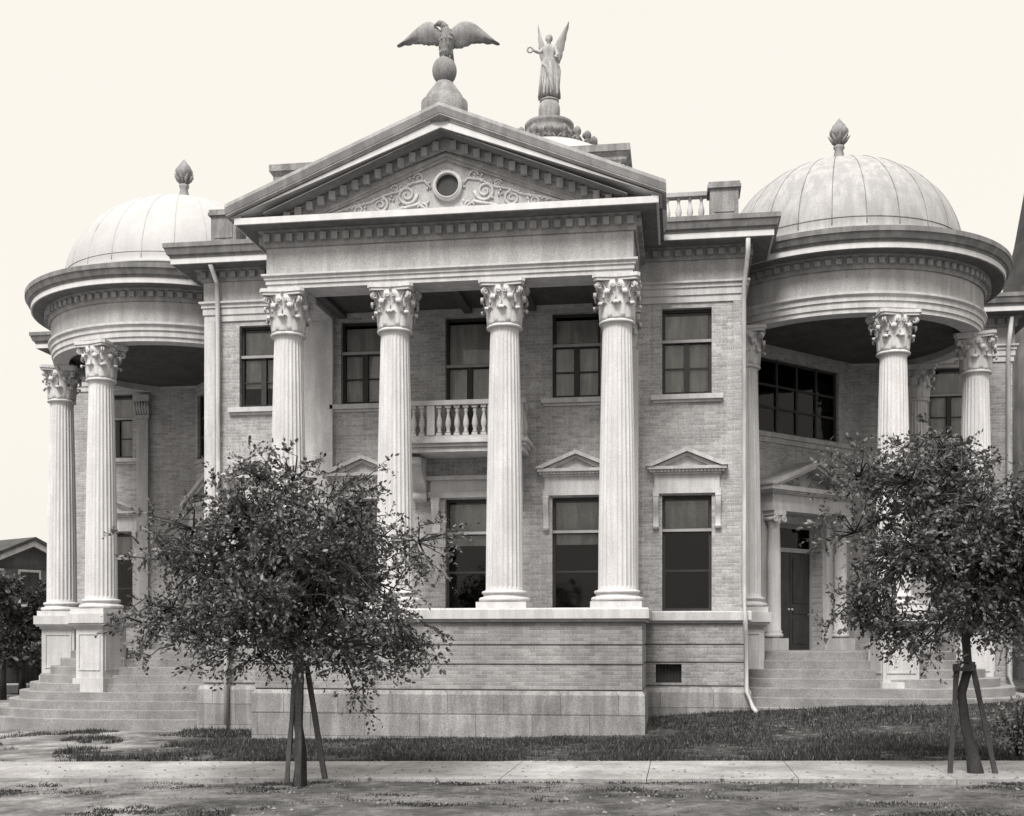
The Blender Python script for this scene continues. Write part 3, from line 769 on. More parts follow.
# --- windows
def window(x, y, rz, z0, z1, w=WW, kind='upper', hood=False, sill=True, blind=True, seed=0):
    h = z1-z0; mb = MB(); fw = .055; yd = .13
    mb.box(-w, -w+fw, yd, yd+.08, 0, h); mb.box(w-fw, w, yd, yd+.08, 0, h); mb.box(-w+fw, w-fw, yd, yd+.08, 0, fw); mb.box(-w+fw, w-fw, yd, yd+.08, h-fw, h)
    panes = []
    zt = h*.625 if kind == 'upper' else h*.70
    if kind != 'plain':
        mb.box(-w+fw, w-fw, yd-.02, yd+.09, zt-.04, zt+.04)
        panes.append((-w+fw, w-fw, zt+.04, h-fw))
    if kind == 'upper':
        mb.box(-.055, .055, yd-.01, yd+.085, fw, zt-.04)
        for s in (-1, 1):
            xa, xb = sorted((s*.055, s*(w-fw))); mb.box(xa, xb, yd+.02, yd+.06, zt*.5-.012, zt*.5+.012)
            panes.append((xa, xb, fw, zt-.04))
    else:
        mb.box(-w+fw, w-fw, yd+.01, yd+.07, zt*.5-.02, zt*.5+.02); panes.append((-w+fw, w-fw, fw, zt-.04))
    f = mb.build('window', M['frame'], LIB, (x, y, z0), rz)
    mb = MB()
    for a, b, c, d in panes: mb.box(a, b, yd+.04, yd+.046, c, d)
    mb.build('pane', M['glass'], f)
    # reveal trim line
    mb = MB(); mb.box(-w, w, yd-.05, yd-.0, zt-.028, zt+.028); mb.build('transom', M['lightframe'], f)
    if blind:
        mb = MB(); r = random.Random(seed)
        if kind == 'upper': 
            dz = h*r.choice((0, .02, .1, .22))
            mb.box(-w+.06, w-.06, yd+.10, yd+.105, .05+dz, h-.10)
        else: mb.box(-w+.06, w-.06, yd+.10, yd+.105, zt+.05-r.choice((0,.05,.3,-.2)), h-.09)
        mb.build('blind', M['blind'], f)
    if sill:
        mb = MB(); mb.box(-w-.22, w+.22, -.10, .13, -.12, -.02); mb.box(-w-.18, w+.18, -.05, .05, -.17, -.122); mb.build('sill', M['trim'], f, bevel=.008)
    if hood:
        o = bpy.data.objects.new('hood', HOOD); COL.objects.link(o); o.parent = f; o.location = (0, 0, h)
    return f
def pediment_into(mb, hw, z0, rise, dep, th, y=0):
    """small triangular pediment: front facing -y, local"""
    mb.box(-hw, hw, y-dep, y+.03, z0, z0+th)
    for s in (-1, 1):
        sl = rise/hw
        poly = [(0, z0+th+rise-.02), (0, z0+th+rise+th*.9), (s*(hw+.03), z0+th+th*.5), (s*(hw+.03), z0+th+.003), (s*(hw-.1), z0+th+.003)]
        mb.prism(poly, y-dep-.03, y+.03)
        poly = [(0, z0+th+rise-.09), (0, z0+th+rise-.03), (s*(hw-.13), z0+th+.004), (s*(hw-.32), z0+th+.004)]
        mb.prism(poly, y-dep+.05, y+.03)
    mb.prism([(-hw+.1, z0+th), (hw-.1, z0+th), (0, z0+th+rise-.05)], y-.06, y+.03)
    n = int(hw*2/.07)
    for i in range(n):
        x = -hw+.06+(2*hw-.12)*i/(n-1); mb.box(x-.018, x+.018, y-dep+.03, y-.02, z0-.045, z0-.003)
def console(mb, x, z1, z0, w=.09, d=.16, y=0):
    prof = []
    n = 14
    for k in range(n+1):
        t = k/n; z = z1+(z0-z1)*t; dd = d*(1-.62*t)+.035*sin(t*2*pi)
        prof.append((dd, z))
    prof.append((prof[-1][0]+.02, z0-.03)); prof.append((0, z0-.05))
    vs = []; k = len(prof)
    pts = [(-.03, z1)]+prof+[(-.03, z0-.05)]
    n = len(pts)
    vs = [(x-w/2, y-dd, z) for dd, z in pts]+[(x+w/2, y-dd, z) for dd, z in pts]
    fs = [tuple(range(n)), tuple(range(2*n-1, n-1, -1))]+[(i, i+n, (i+1) % n+n, (i+1) % n) for i in range(n)]
    mb.add(vs, fs)
    mb.tube([(x-w/2-.01, y-d*.8, z1-.06), (x+w/2+.01, y-d*.8, z1-.06)], .05, 10)
    mb.tube([(x-w/2-.01, y-d*.35, z0), (x+w/2+.01, y-d*.35, z0)], .035, 10)
mb = MB()
mb.box(-.66,.66,-.06,.03,.03,.13); mb.box(-.63,.63,-.045,.03,.13,.40); mb.box(-.66,.66,-.09,.03,.40,.44)
pediment_into(mb, .76, .49, .30, .19, .06); 
mb.box(-.72,.72,-.13,.03,.442,.488)
console(mb, -.60, .03, -.62, .10, .15); console(mb, .60, .03, -.62, .10, .15)
HOOD = mb.mesh('hood', M['trim'])
import bmesh as _b
_bm = _b.new(); _bm.from_mesh(HOOD); _b.ops.recalc_face_normals(_bm, faces=_bm.faces); _bm.to_mesh(HOOD); _bm.free()
for i, o in enumerate(offs):
    if abs(o) > .1:
        window(CX+o, WY, 0, W2[0], W2[1], kind='upper', seed=i)
        window(CX+o, WY, 0, W1[0], W1[1], kind='lower', hood=True, sill=False, seed=i+10)
    else:
        window(CX, WY, 0, 5.66, W2[1], kind='upper', sill=False, seed=3)
        window(CX, WY, 0, W1[0], W1[1], kind='lower', sill=False, seed=13)
for sx in (-1, 1):
    x = CX+sx*10.59
    window(x, WINGY, 0, W2[0], W2[1], kind='upper', seed=20+sx); window(x, WINGY, 0, W1[0], W1[1], kind='lower', hood=True, sill=True, seed=30+sx)
# --- balcony over the centre window
BX = 1.22; BY0 = 22.15
mb = MB(); mb.box(CX-BX-.05, CX+BX+.05, BY0-.05, WY, 5.50, 5.56); mb.box(CX-BX, CX+BX, BY0, WY, 5.40, 5.498); mb.box(CX-BX-.1, CX+BX+.1, BY0-.1, WY, 5.562, 5.64)
bal = mb.build('balcony', M['trim'], LIB, bevel=.008)
mb = MB()
mb.box(CX-BX-.04, CX+BX+.04, BY0-.04, BY0+.14, 6.31, 6.40); mb.box(CX-BX, CX+BX, BY0, BY0+.10, 5.642, 5.72)
for s in (-1, 1):
    xx = CX+s*(BX-.05); mb.box(xx-.05, xx+.05, BY0+.141, WY, 6.31, 6.40); mb.box(xx-.04, xx+.04, BY0+.141, WY, 5.642, 5.72)
    for xq in (CX+s*(BX-.08), CX+s*(BX-.62)): mb.box(xq-.075, xq+.075, BY0-.02, BY0+.12, 5.725, 6.305)
mb.build('railing', M['trim'], bal)
def baluster_mesh(h):
    mb = MB(); k = h/.58
    mb.box(-.055,.055,-.055,.055,0,.05*k); mb.box(-.055,.055,-.055,.055,.53*k,.58*k)
    mb.lathe([(.04,.05*k),(.05,.08*k),(.03,.11*k),(.045,.16*k),(.062,.23*k),(.05,.31*k),(.028,.40*k),(.026,.45*k),(.045,.48*k),(.035,.50*k),(.045,.53*k)], 14)
    return mb.mesh('baluster', M['trim'])
BAL = baluster_mesh(.59)
def addbal(parent, x, y, z, me=BAL):
    o = bpy.data.objects.new('baluster', me); COL.objects.link(o); o.parent = parent; o.location = (x, y, z)
for i in range(6): addbal(bal, CX-.44+i*.176, BY0+.05, 5.718)
for s in (-1, 1):
    for q in (-.35, -.35): pass
    for i in range(2): addbal(bal, CX+s*(BX-.27-.165*i), BY0+.05, 5.718)
    for i in range(3): addbal(bal, CX+s*(BX-.05), BY0+.28+i*.18, 5.718)
    mb = MB(); T = Matrix.Translation((CX+s*.98, 0, 0))
    # big scroll brackets
    n = 16; pts = [(.0, 5.40)]
    for k in range(n+1):
        t = k/n; pts.append((.68*(1-t)**1.35+.09+.05*sin(t*2*pi), 5.40-.08-.72*t))
    pts.append((0, 4.52)); m_ = len(pts)
    vs = [(-.13, WY-d, z) for d, z in pts]+[(.13, WY-d, z) for d, z in pts]
    mb.add(vs, [tuple(range(m_)), tuple(range(2*m_-1, m_-1, -1))]+[(i, i+m_, (i+1) % m_+m_, (i+1) % m_) for i in range(m_)], False, T)
    mb.tube([(CX+s*.98-.15, WY-.62, 5.25), (CX+s*.98+.15, WY-.62, 5.25)], .10, 14); mb.tube([(CX+s*.98-.15, WY-.15, 4.62), (CX+s*.98+.15, WY-.15, 4.62)], .08, 14)
    mb.build('bracket', M['trim'], bal)
# lintel and consoles over centre opening
mb = MB(); mb.box(CX-.82, CX+.82, WY-.07, WY+.02, 4.60, 4.72); mb.box(CX-.78, CX+.78, WY-.05, WY+.02, 4.722, 4.95); mb.box(CX-.88, CX+.88, WY-.14, WY+.02, 4.952, 5.03)
console(mb, CX-.66, 4.60, 3.9, .16, .14, WY); console(mb, CX+.66, 4.60, 3.9, .16, .14, WY)
mb.build('door_hood', M['trim'], LIB)

# --- diagonal entrance walls with portals
for sx in (-1, 1):
    mx, my = CX+sx*6.95, 27.5
    rz = sx*pi/4; T = TM(mx, my, rz)
    mb = MB(); wall(-2.0, 2.0, 1.3, 9.2, [(-.80,.80,1.505,4.42), ((-1.42 if sx > 0 else -1.88),1.42,6.45,8.12)], .42, T, mb); mb.build('entrance_wall', M['brick'], LIB)
    mb = MB(); mb.box(-1.95,1.95,-.07,.0,6.32,6.42); mb.box(-1.95,1.95,-.03,.0,6.20,6.32)
    mb.build('string_course', M['frieze'], LIB, (mx, my, 0), rz)
    # porch loggia window above
    mb = MB()
    wl = -1.42 if sx > 0 else -1.88; 
    for q in range(5): xx = wl+(1.36-wl)*q/4; mb.box(xx, xx+.06, .08, .16, 6.45, 8.12)
    for zz in (6.45, 7.0, 7.5, 8.06): mb.box(wl+.06, 1.36, .09, .15, zz, zz+.05)
    f = mb.build('window', M['frame'], LIB, (mx, my, 0), rz)
    mb = MB(); mb.box(wl+.06,1.36,.118,.124,6.5,8.06); mb.build('pane', M['glass'], f)
    if sx < 0:
        mb = MB(); mb.box(wl+.06,1.36,.19,.195,6.5,7.5); mb.build('blind', M['blind'], f)
    # portal
    por = MB()
    por.box(-1.42,1.42,-.42,.0,4.62,4.78); por.box(-1.40,1.40,-.40,.0,4.782,5.00); pediment_into(por, 1.58, 5.07, .58, .55, .10)
    por.box(-1.5,1.5,-.47,0,5.002,5.025)
    por.box(-1.46,-.92,-.44,0,1.504,1.78); por.box(.92,1.46,-.44,0,1.504,1.78)
    por.box(-1.42,-.84,-.10,0,1.78,4.62); por.box(.84,1.42,-.10,0,1.78,4.62)
    portal = por.build('portal', M['trim'], LIB, (mx, my, 0), rz)
    mb = MB(); rr = random.Random(8)
    for s in (-1, 1):
        pts = []
        for k in range(20): t = k/19; a = 2*pi*1.5*t; q = .16*(1-.8*t); pts.append((s*(.38+q*cos(a+pi)), -.07, 5.33+q*sin(a+pi)*.8))
        mb.tube(pts, .022, 5)
        for q in range(14):
            x = rr.uniform(.05, 1.0); z = rr.uniform(5.2, 5.6-.35*x); mb.tube([(s*x,-.06,z),(s*(x+.04),-.09,z+.03),(s*(x+.08),-.06,z)], [.01,.025,.005], 5)
    mb.build('scroll_relief', M['trim'], portal)
    for s in (-1, 1):
        mb = MB(); mb.lathe([(.17,0),(.205,.02),(.205,.07),(.17,.10),(.19,.13),(.155,.17),(.15,.9),(.147,1.8),(.128,2.52),(.15,2.55),(.15,2.60)], 24)
        mb.box(-.19,.19,-.19,.19,2.72,2.82)
        for q in (-1, 1):
            for yy in (-.17, .17): mb.tube(spiral((q*.15, yy, 2.64), (q,0,0), (0,0,1), .085, 1.5, 16, pi/2), .028, 5)
            mb.tube([(q*.15,-.17,2.64),(q*.15,.17,2.64)], .05, 8)
        mb.box(-.15,.15,-.15,.15,2.60,2.72)
        mb.build('portal_column', M['column'], portal, (s*1.18, -.24, 1.80))
    # door
    mb = MB(); mb.box(-.80,-.72,.28,.36,1.505,4.42); mb.box(.72,.80,.28,.36,1.505,4.42); mb.box(-.72,.72,.28,.36,4.34,4.42); mb.box(-.72,.72,.26,.36,3.78,3.88)
    dr = mb.build('doorway', M['lightframe'], LIB, (mx, my, 0), rz)
    for s in (-1, 1):
        mb = MB(); xa, xb = sorted((s*.006, s*.715)); mb.box(xa, xb, .30, .345, 1.51, 3.775)
        for za, zb in ((1.65,2.25),(2.35,2.5),(2.6,3.65)):
            mb.box(xa+.10, xb-.10, .285, .302, za, zb)
        d = mb.build('door', M['door'], dr)
        mb = MB(); mb.tube([(s*.06,.26,2.45),(s*.06,.30,2.45)], [.03,.02], 8); mb.build('knob', M['pipe'], d)
    mb = MB(); mb.box(-.72,.72,.31,.316,3.88,4.34); mb.build('pane', M['glass'], dr)
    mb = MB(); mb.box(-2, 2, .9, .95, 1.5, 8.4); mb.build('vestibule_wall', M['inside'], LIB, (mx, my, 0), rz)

# --- downspouts
def pipe(pts, r=.045):
    mb = MB(); mb.tube(pts, r, 10)
    for i in range(1, len(pts)-1): pass
    zs = [p[2] for p in pts]; 
    return mb.build('downspout', M['pipe'], LIB)
xr = R_+.0
pipe([(xr+.06,WY-.5,9.38),(xr+.06,WY-.45,9.15),(xr,WY-.13,8.55),(xr,WY-.13,2.5),(xr+.02,WY-.24,2.25),(xr+.02,WY-.24,2.05),(xr+.04,WY-.12,1.85),(xr+.04,WY-.20,.75),(xr+.16,WY-.35,.45),(xr+.22,WY-.55,.36)])
xl = L+.30
pipe([(xl,WY-.5,9.38),(xl,WY-.16,9.1),(xl,WY-.12,8.5),(xl,WY-.12,2.5),(xl+.2,WY-.24,2.2),(xl+.2,WY-.24,2.0),(xl+.22,WY-.20,1.7),(xl+.22,WY-.22,.0)], .05)
xw = CX+WINGH-.12; pipe([(xw,WINGY-.4,9.3),(xw,WINGY-.1,8.6),(xw,WINGY-.1,.9),(xw+.1,WINGY-.25,.6)], .05)

# --- roof balustrade with end blocks, attic, centre dome
for sx in (-1, 1):
    mb = MB(); xa, xb = sorted((CX+sx*4.78, CX+sx*5.32)); mb.box(xa, xb, WY-.28, WY+.28, 9.8, 10.44); mb.box(xa-.05, xb+.05, WY-.33, WY+.33, 10.44, 10.5); mb.box(xa-.03, xb+.03, WY-.31, WY+.31, 10.5, 10.56)
    mb.box(xa-.04, xb+.04, WY-.32, WY+.32, 9.80, 9.86)
    mb.box(xa+.08, xb-.08, WY-.295, WY-.27, 9.98, 10.34)
    par = mb.build('balustrade', M['base'], LIB)
    mb = MB(); xa, xb = sorted((CX+sx*3.5, CX+sx*4.725)); mb.box(xa, xb, WY-.1, WY+.1, 10.39, 10.47); mb.box(xa, xb, WY-.08, WY+.08, 9.80, 9.87); mb.build('railing', M['cyma'], par)
    for i in range(6): addbal(par, CX+sx*(4.62-.22*i), WY, 9.865, BAL2 if 'BAL2' in globals() else BAL)
    # side run back along the roof edge
    mb = MB(); xs_ = CX+sx*5.05; mb.box(xs_-.1, xs_+.1, WY+.34, WINGY, 10.39, 10.47); mb.box(xs_-.08, xs_+.08, WY+.34, WINGY, 9.84, 9.87); mb.build('side_parapet', M['cyma'], par)
# attic block
AY = 23.7; ax0, ax1 = -.3655*AY, -.0425*AY
mb = MB(); mb.box(ax0+.12, ax1-.12, AY+.12, AY+5, 9.8, 11.72); mb.box(ax0+.2, ax1-.2, AY+.09, AY+.13, 10.5, 11.5)
mb.build('attic', M['frieze'], LIB)
mb = MB(); mb.sweep([(-.3,11.5),(.0,11.5),(.03,11.56),(.03,11.62),(.08,11.70),(.10,11.72),(.10,11.86),(-.3,11.86)], [(ax0+.1,AY+5),(ax0+.1,AY+.1),(ax1-.1,AY+.1),(ax1-.1,AY+5)]); mb.slab([(ax0+.2,AY+.2),(ax1-.2,AY+.2),(ax1-.2,AY+5),(ax0+.2,AY+5)], 11.7, 11.83)
mb.build('attic_cornice', M['base'], LIB)
DY = 37.5
mb = MB(); pr = [(3.9,9.8),(3.9,10.2),(3.65,10.25),(3.65,13.7),(3.9,13.8),(3.9,14.05),(3.7,14.15)]
for k in range(1, 22): t = pi/2*k/24; pr.append((3.7*cos(t), 14.15+3.62*sin(t)))
mb.lathe(pr, 64, (CX, DY, 0)); cd = mb.build('central_dome', M['dome'], LIB)
mb = MB(); mb.lathe([(1.55,17.25),(1.55,17.45),(1.45,17.5),(.9,17.66),(.84,17.75)], 48, (CX,DY,0)); mb.lathe([(.82,17.6),(.82,17.95),(.86,17.98),(.86,18.08),(.78,18.12),(.76,18.30),(.80,18.36),(.80,18.46),(.4,18.5)], 40, (CX,DY,0))
mb.build('crown_drum', M['statue'], cd)
mb = MB()
for k in range(20):
    a = 2*pi*(k+.35)/20
    for (r, z, q) in ((.16,0,1.0),):
        c = Vector((CX+1.50*cos(a), DY+1.50*sin(a), 17.45))
        mb.lathe([(.05,0),(.09,.05),(.05,.12),(.12,.2),(.15,.28),(.12,.36),(.05,.43),(.01,.46)], 8, tuple(c), True, lambda an, zz: 1+.2*cos(3*an+zz*9))
        d = Vector((-sin(a), cos(a), 0)); mb.tube([c-d*.2, c-d*.1+Vector((0,0,.12)), c+Vector((0,0,.05)), c+d*.1+Vector((0,0,.12)), c+d*.2], .04, 5)
mb.build('cresting', M['statue'], cd)

# ------------------------------------------------------------------ eagle statue
def px(u, v, depthY):   # world x,z of a picture point on the plane y = depthY (used to take measurements)
    th = atan((u-512)/1160)-YAW; x = depthY*tan(th); dep = -x*sin(YAW)+depthY*cos(YAW)
    return x, H+(640-v)*dep/1160
EGY = 20.55
ex, _ = px(444.5, 60, EGY)
eg = empty('eagle_statue', (ex, EGY, ZA-.28), 0, 'dark stone eagle with spread wings on a ball above the pediment peak', 'statue')
def el(u, v): x, z = px(u, v, EGY); return x-ex, z-(ZA-.28)
mb = MB()
zb = [el(444,v)[1] for v in (107, 97, 85)]
mb.lathe([(.42,-.02),(.42,zb[1]-.12),(.36,zb[1]-.10),(.33,zb[1]),(.27,zb[1]+.08),(.19,zb[2]-.02),(.15,zb[2]+.03)], 32); mb.build('pedestal', M['statue'], eg)
mb = MB(); c0 = el(445.5, 71); pr = []
for k in range(13): t = -pi/2+pi*k/12; pr.append((max(.02, .222*cos(t)), .25*sin(t)))
mb.lathe(pr, 32, (0,0,c0[1])); mb.build('ball', M['statue'], eg)
mb = MB()
# body: lofted rings from legs/tail to the turned head
secs = [(447,60,.10,.09),(446,54,.105,.10),(446.5,48,.125,.12),(447,42,.14,.14),(447,37,.125,.13),(446,32,.09,.10),(444.5,28,.07,.08),(442.5,25,.062,.07),(439.5,24,.055,.06),(437,25,.035,.03),(435,26,.02,.018),(434.2,27.6,.006,.006)]
pts = []; ra = []
for u, v, rx, ry in secs: x, z = el(u, v); pts.append((x, -.02, z)); ra.append(rx)
mb.tube(pts, ra, 14)
for s in (-1, 1): mb.tube([(.03+s*.06, 0, c0[1]+.42), (.03+s*.075, -.02, c0[1]+.30), (.03+s*.07,-.04,c0[1]+.20)], [.07,.05,.035], 8)
for k in range(5): mb.tube([(.03+(k-2)*.03,.10,c0[1]+.5),(.03+(k-2)*.05,.22,c0[1]+.15)], [.04,.025], 6)
for k in range(70):
    t = random.uniform(.05,.62); i = int(t*len(pts)); p = Vector(pts[i]); a = random.random()*2*pi; r = ra[i]
    mb.tube([p+Vector((cos(a)*r*.9, sin(a)*r*.9, .03)), p+Vector((cos(a)*r*1.12, sin(a)*r*1.12, -.03))], [.02,.006], 4)
mb.build('eagle_body', M['statue'], eg)
def wing(top, bot, name, feather=9):
    mb = MB(); n = 28
    def interp(L, t):
        f = t*(len(L)-1); i = min(int(f), len(L)-2); q = f-i
        # catmull-rom
        P = [L[max(0, i-1)], L[i], L[i+1], L[min(len(L)-1, i+2)]]
        r = []
        for k in (0, 1): r.append(.5*((2*P[1][k])+(-P[0][k]+P[2][k])*q+(2*P[0][k]-5*P[1][k]+4*P[2][k]-P[3][k])*q*q+(-P[0][k]+3*P[1][k]-3*P[2][k]+P[3][k])*q**3))
        return r
    vs = []; m = 10
    for i in range(n+1):
        t = i/n; a = el(*[p+dq for p, dq in zip(interp(top, t), (-3, -4))]); b = el(*[p+dq for p, dq in zip(interp(bot, t), (-3, -4))]); back = .05+.28*sin(t*pi*.5)**2
        for side in (-1, 1):
            for j in range(m+1):
                q = j/m; sc = .0 if i == n else 1
                th = (.045*(1-t)+.012)*(sin(pi*min(1,q*.9+.05)))**.6*sc
                gr = .010*sin(t*40)*q
                jag = (.018*abs(sin(t*pi*feather)) if j == m else 0)
                x = a[0]+(b[0]-a[0])*q; z = a[1]+(b[1]-a[1])*q-jag
                vs.append((x, back-.10*sin(pi*q)*.5+side*th+gr, z))
    fs = []; w = 2*(m+1)
    for i in range(n):
        for s in (0, 1):
            for j in range(m):
                q = i*w+s*(m+1)+j; fs.append((q, q+1, q+w+1, q+w))
        q = i*w; fs.append((q, q+w, q+w+m+1, q+m+1)); fs.append((q+m, q+m+m+1, q+w+m+m+1, q+w+m))
    for i in (0, n):
        for j in range(m): q = i*w+j; fs.append((q, q+1, q+m+2, q+m+1))
    mb.add(vs, fs, True); return mb.build(name, M['statue'], eg)
wing([(446,37),(436,26),(428,22),(419,24),(408,31),(396,41.5)], [(446,50),(437,46.5),(429,44.5),(420,41),(411,39.5),(396,41.8)], 'wing')
wing([(447,37),(456,29),(464,21.5),(474,20.5),(485,27),(500,39)], [(448,48),(456,49.5),(464,47),(474,40.5),(485,38.5),(500,39.3)], 'wing')

# ------------------------------------------------------------------ angel statue on the central dome
AN = empty('angel_statue', (CX, DY, 18.50), 0, 'pale winged robed figure standing on a ball over the central dome', 'statue')
mb = MB()
mb.lathe([(.28,0),(.31,.06),(.36,.22),(.38,.42),(.37,.60),(.33,.72),(.30,.76),(.34,.77),(.34,.81),(.27,.85),(.22,.95)], 32); mb.build('ball', M['angel'], AN)
Z0 = .90
def robe():
    mb = MB(); n = 48; vs = []; fs = []
    rows = [(0,.36,.30,0),(.12,.37,.30,0),(.35,.35,.28,.01),(.65,.33,.26,.03),(.95,.33,.25,.04),(1.15,.31,.23,.03),(1.32,.25,.18,.0),(1.45,.20,.15,-.01),(1.58,.23,.17,-.02),(1.72,.25,.17,-.02),(1.82,.20,.13,-.02),(1.88,.09,.08,-.02)]
    for z, a, b, dx in rows:
        for k in range(n):
            q = 2*pi*k/n; f = 1+.085*sin(9*q+z*2.2)*(1 if z < 1.3 else .35)+.05*sin(5*q-z*5)
            vs.append((dx+a*f*cos(q), b*f*sin(q), z+Z0))
    for i in range(len(rows)-1):
        for k in range(n): fs.append((i*n+k, i*n+(k+1) % n, (i+1)*n+(k+1) % n, (i+1)*n+k))
    fs.append(tuple(range(n-1,-1,-1))); fs.append(tuple(range((len(rows)-1)*n, len(rows)*n)))
    mb.add(vs, fs, True)
    for k in range(4):   # folds of the mantle falling across hip and thigh
        a = .2*k; mb.tube([(-.27+a*.2, -.17, Z0+1.24-.05*k), (-.08+a*.3,-.27,Z0+1.0-.2*k), (.10+a*.1,-.27,Z0+.62-.16*k), (.16,-.26,Z0+.25-.05*k)], [.02,.05,.045,.015], 8)
    for k in range(9):
        a = -pi/2+(k-4)*.33; mb.tube([(.03+.33*cos(a), .25*sin(a), Z0+.95), (.34*cos(a), .27*sin(a), Z0+.5), (.37*cos(a+.05), .31*sin(a+.05), Z0+.03)], [.01,.03,.035], 6)
    return mb.build('robe', M['angel'], AN)
robe()
# body grown with a skin modifier
def body():
    V = [(0,0,1.05),(0,0,1.45),(0,0,1.70),(0,-.01,1.86),(-.01,-.02,1.95),(-.01,-.03,2.06),(-.01,-.03,2.16),
         (-.20,0,1.76),(-.34,-.10,1.58),(-.50,-.22,1.60),(-.60,-.26,1.66),
         (.20,0,1.76),(.30,-.06,1.50),(.22,-.22,1.36),(.34,-.30,1.28)]
    E = [(0,1),(1,2),(2,3),(3,4),(4,5),(5,6),(2,7),(7,8),(8,9),(9,10),(2,11),(11,12),(12,13),(13,14)]
    Rr = [.16,.15,.16,.065,.075,.115,.08,.085,.06,.045,.04,.085,.062,.045,.04]
    me = bpy.data.meshes.new('body'); me.from_pydata([(x, y, z+Z0) for x, y, z in V], E, []); me.materials.append(M['angel'])
    o = bpy.data.objects.new('angel_body', me); COL.objects.link(o); o.parent = AN
    o.modifiers.new('Skin', 'SKIN')
    if not me.skin_vertices: me.skin_vertices.new() if hasattr(me.skin_vertices, 'new') else None
    return o, me, Rr
o, me, Rr = body()
try:
    if len(me.skin_vertices) == 0:
        bpy.context.view_layer.objects.active = o; o.select_set(True)
        bpy.ops.mesh.customdata_skin_add()
    for i, sv in enumerate(me.skin_vertices[0].data): sv.radius = (Rr[i], Rr[i]); sv.use_root = (i == 0)
except Exception as e: print('skin', e)
s2 = o.modifiers.new('Subdiv', 'SUBSURF'); s2.levels = 2; s2.render_levels = 2
mb = MB(); mb.lathe([(.04,.0),(.115,.03),(.13,.10),(.12,.18),(.06,.235),(.01,.245)], 16, (-.01,.02,Z0+2.01), True, lambda a, z: 1+.05*sin(7*a)); mb.tube([(-.01,.10,Z0+2.08),(-.01,.17,Z0+2.04)], [.06,.05], 8); mb.build('hair', M['angel'], AN)
AN.scale = (.93,.93,.93)
# wreath and palm in the hands
mb = MB(); mb.tube([(-.64+.09*cos(a), -.28, Z0+1.62+.09*sin(a)) for a in [2*pi*k/14 for k in range(15)]], .035, 5); mb.build('wreath', M['angel'], AN)
def awing(sx, tip, mid):
    mb = MB(); n = 16; vs = []; rows = []
    # lead edge from shoulder up to tip, trailing edge scalloped
    for i in range(n+1):
        t = i/n
        lead = Vector((sx*.08, .14, 1.75))*(1-t)**2+Vector(mid)*2*t*(1-t)+Vector(tip)*t*t
        wv = (.33 if sx > 0 else .27)*sin(pi*min(1, t*.80+.18))*(1-t*.55)*(1 if i < n else .05)
        jag = .04*abs(sin(t*pi*6))
        trail = lead+Vector((sx*(wv*.55+jag*.5), .05, -wv*1.5-jag-.25*(1-t)))
        rows.append((lead, trail))
    for lead, trail in rows:
        for s in (-1, 1):
            for j in range(5):
                q = j/4; p = lead+(trail-lead)*q; vs.append((p.x, p.y+s*(.02+.02*sin(pi*q))+.01*sin(q*20), p.z+Z0))
    fs = []; w = 10
    for i in range(n):
        for s in (0, 5):
            for j in range(4): q = i*w+s+j; fs.append((q, q+1, q+w+1, q+w))
        q = i*w; fs.append((q, q+w, q+w+5, q+5)); fs.append((q+4, q+9, q+w+9, q+w+4))
    for i in (0, n):
        for j in range(4): q = i*w+j; fs.append((q, q+1, q+6, q+5))
    mb.add(vs, fs, True); return mb.build('wing', M['angel'], AN)
awing(-1, (-.42,.25,2.78), (-.30,.28,2.2)); awing(1, (.66,.25,2.78), (.26,.30,2.2))

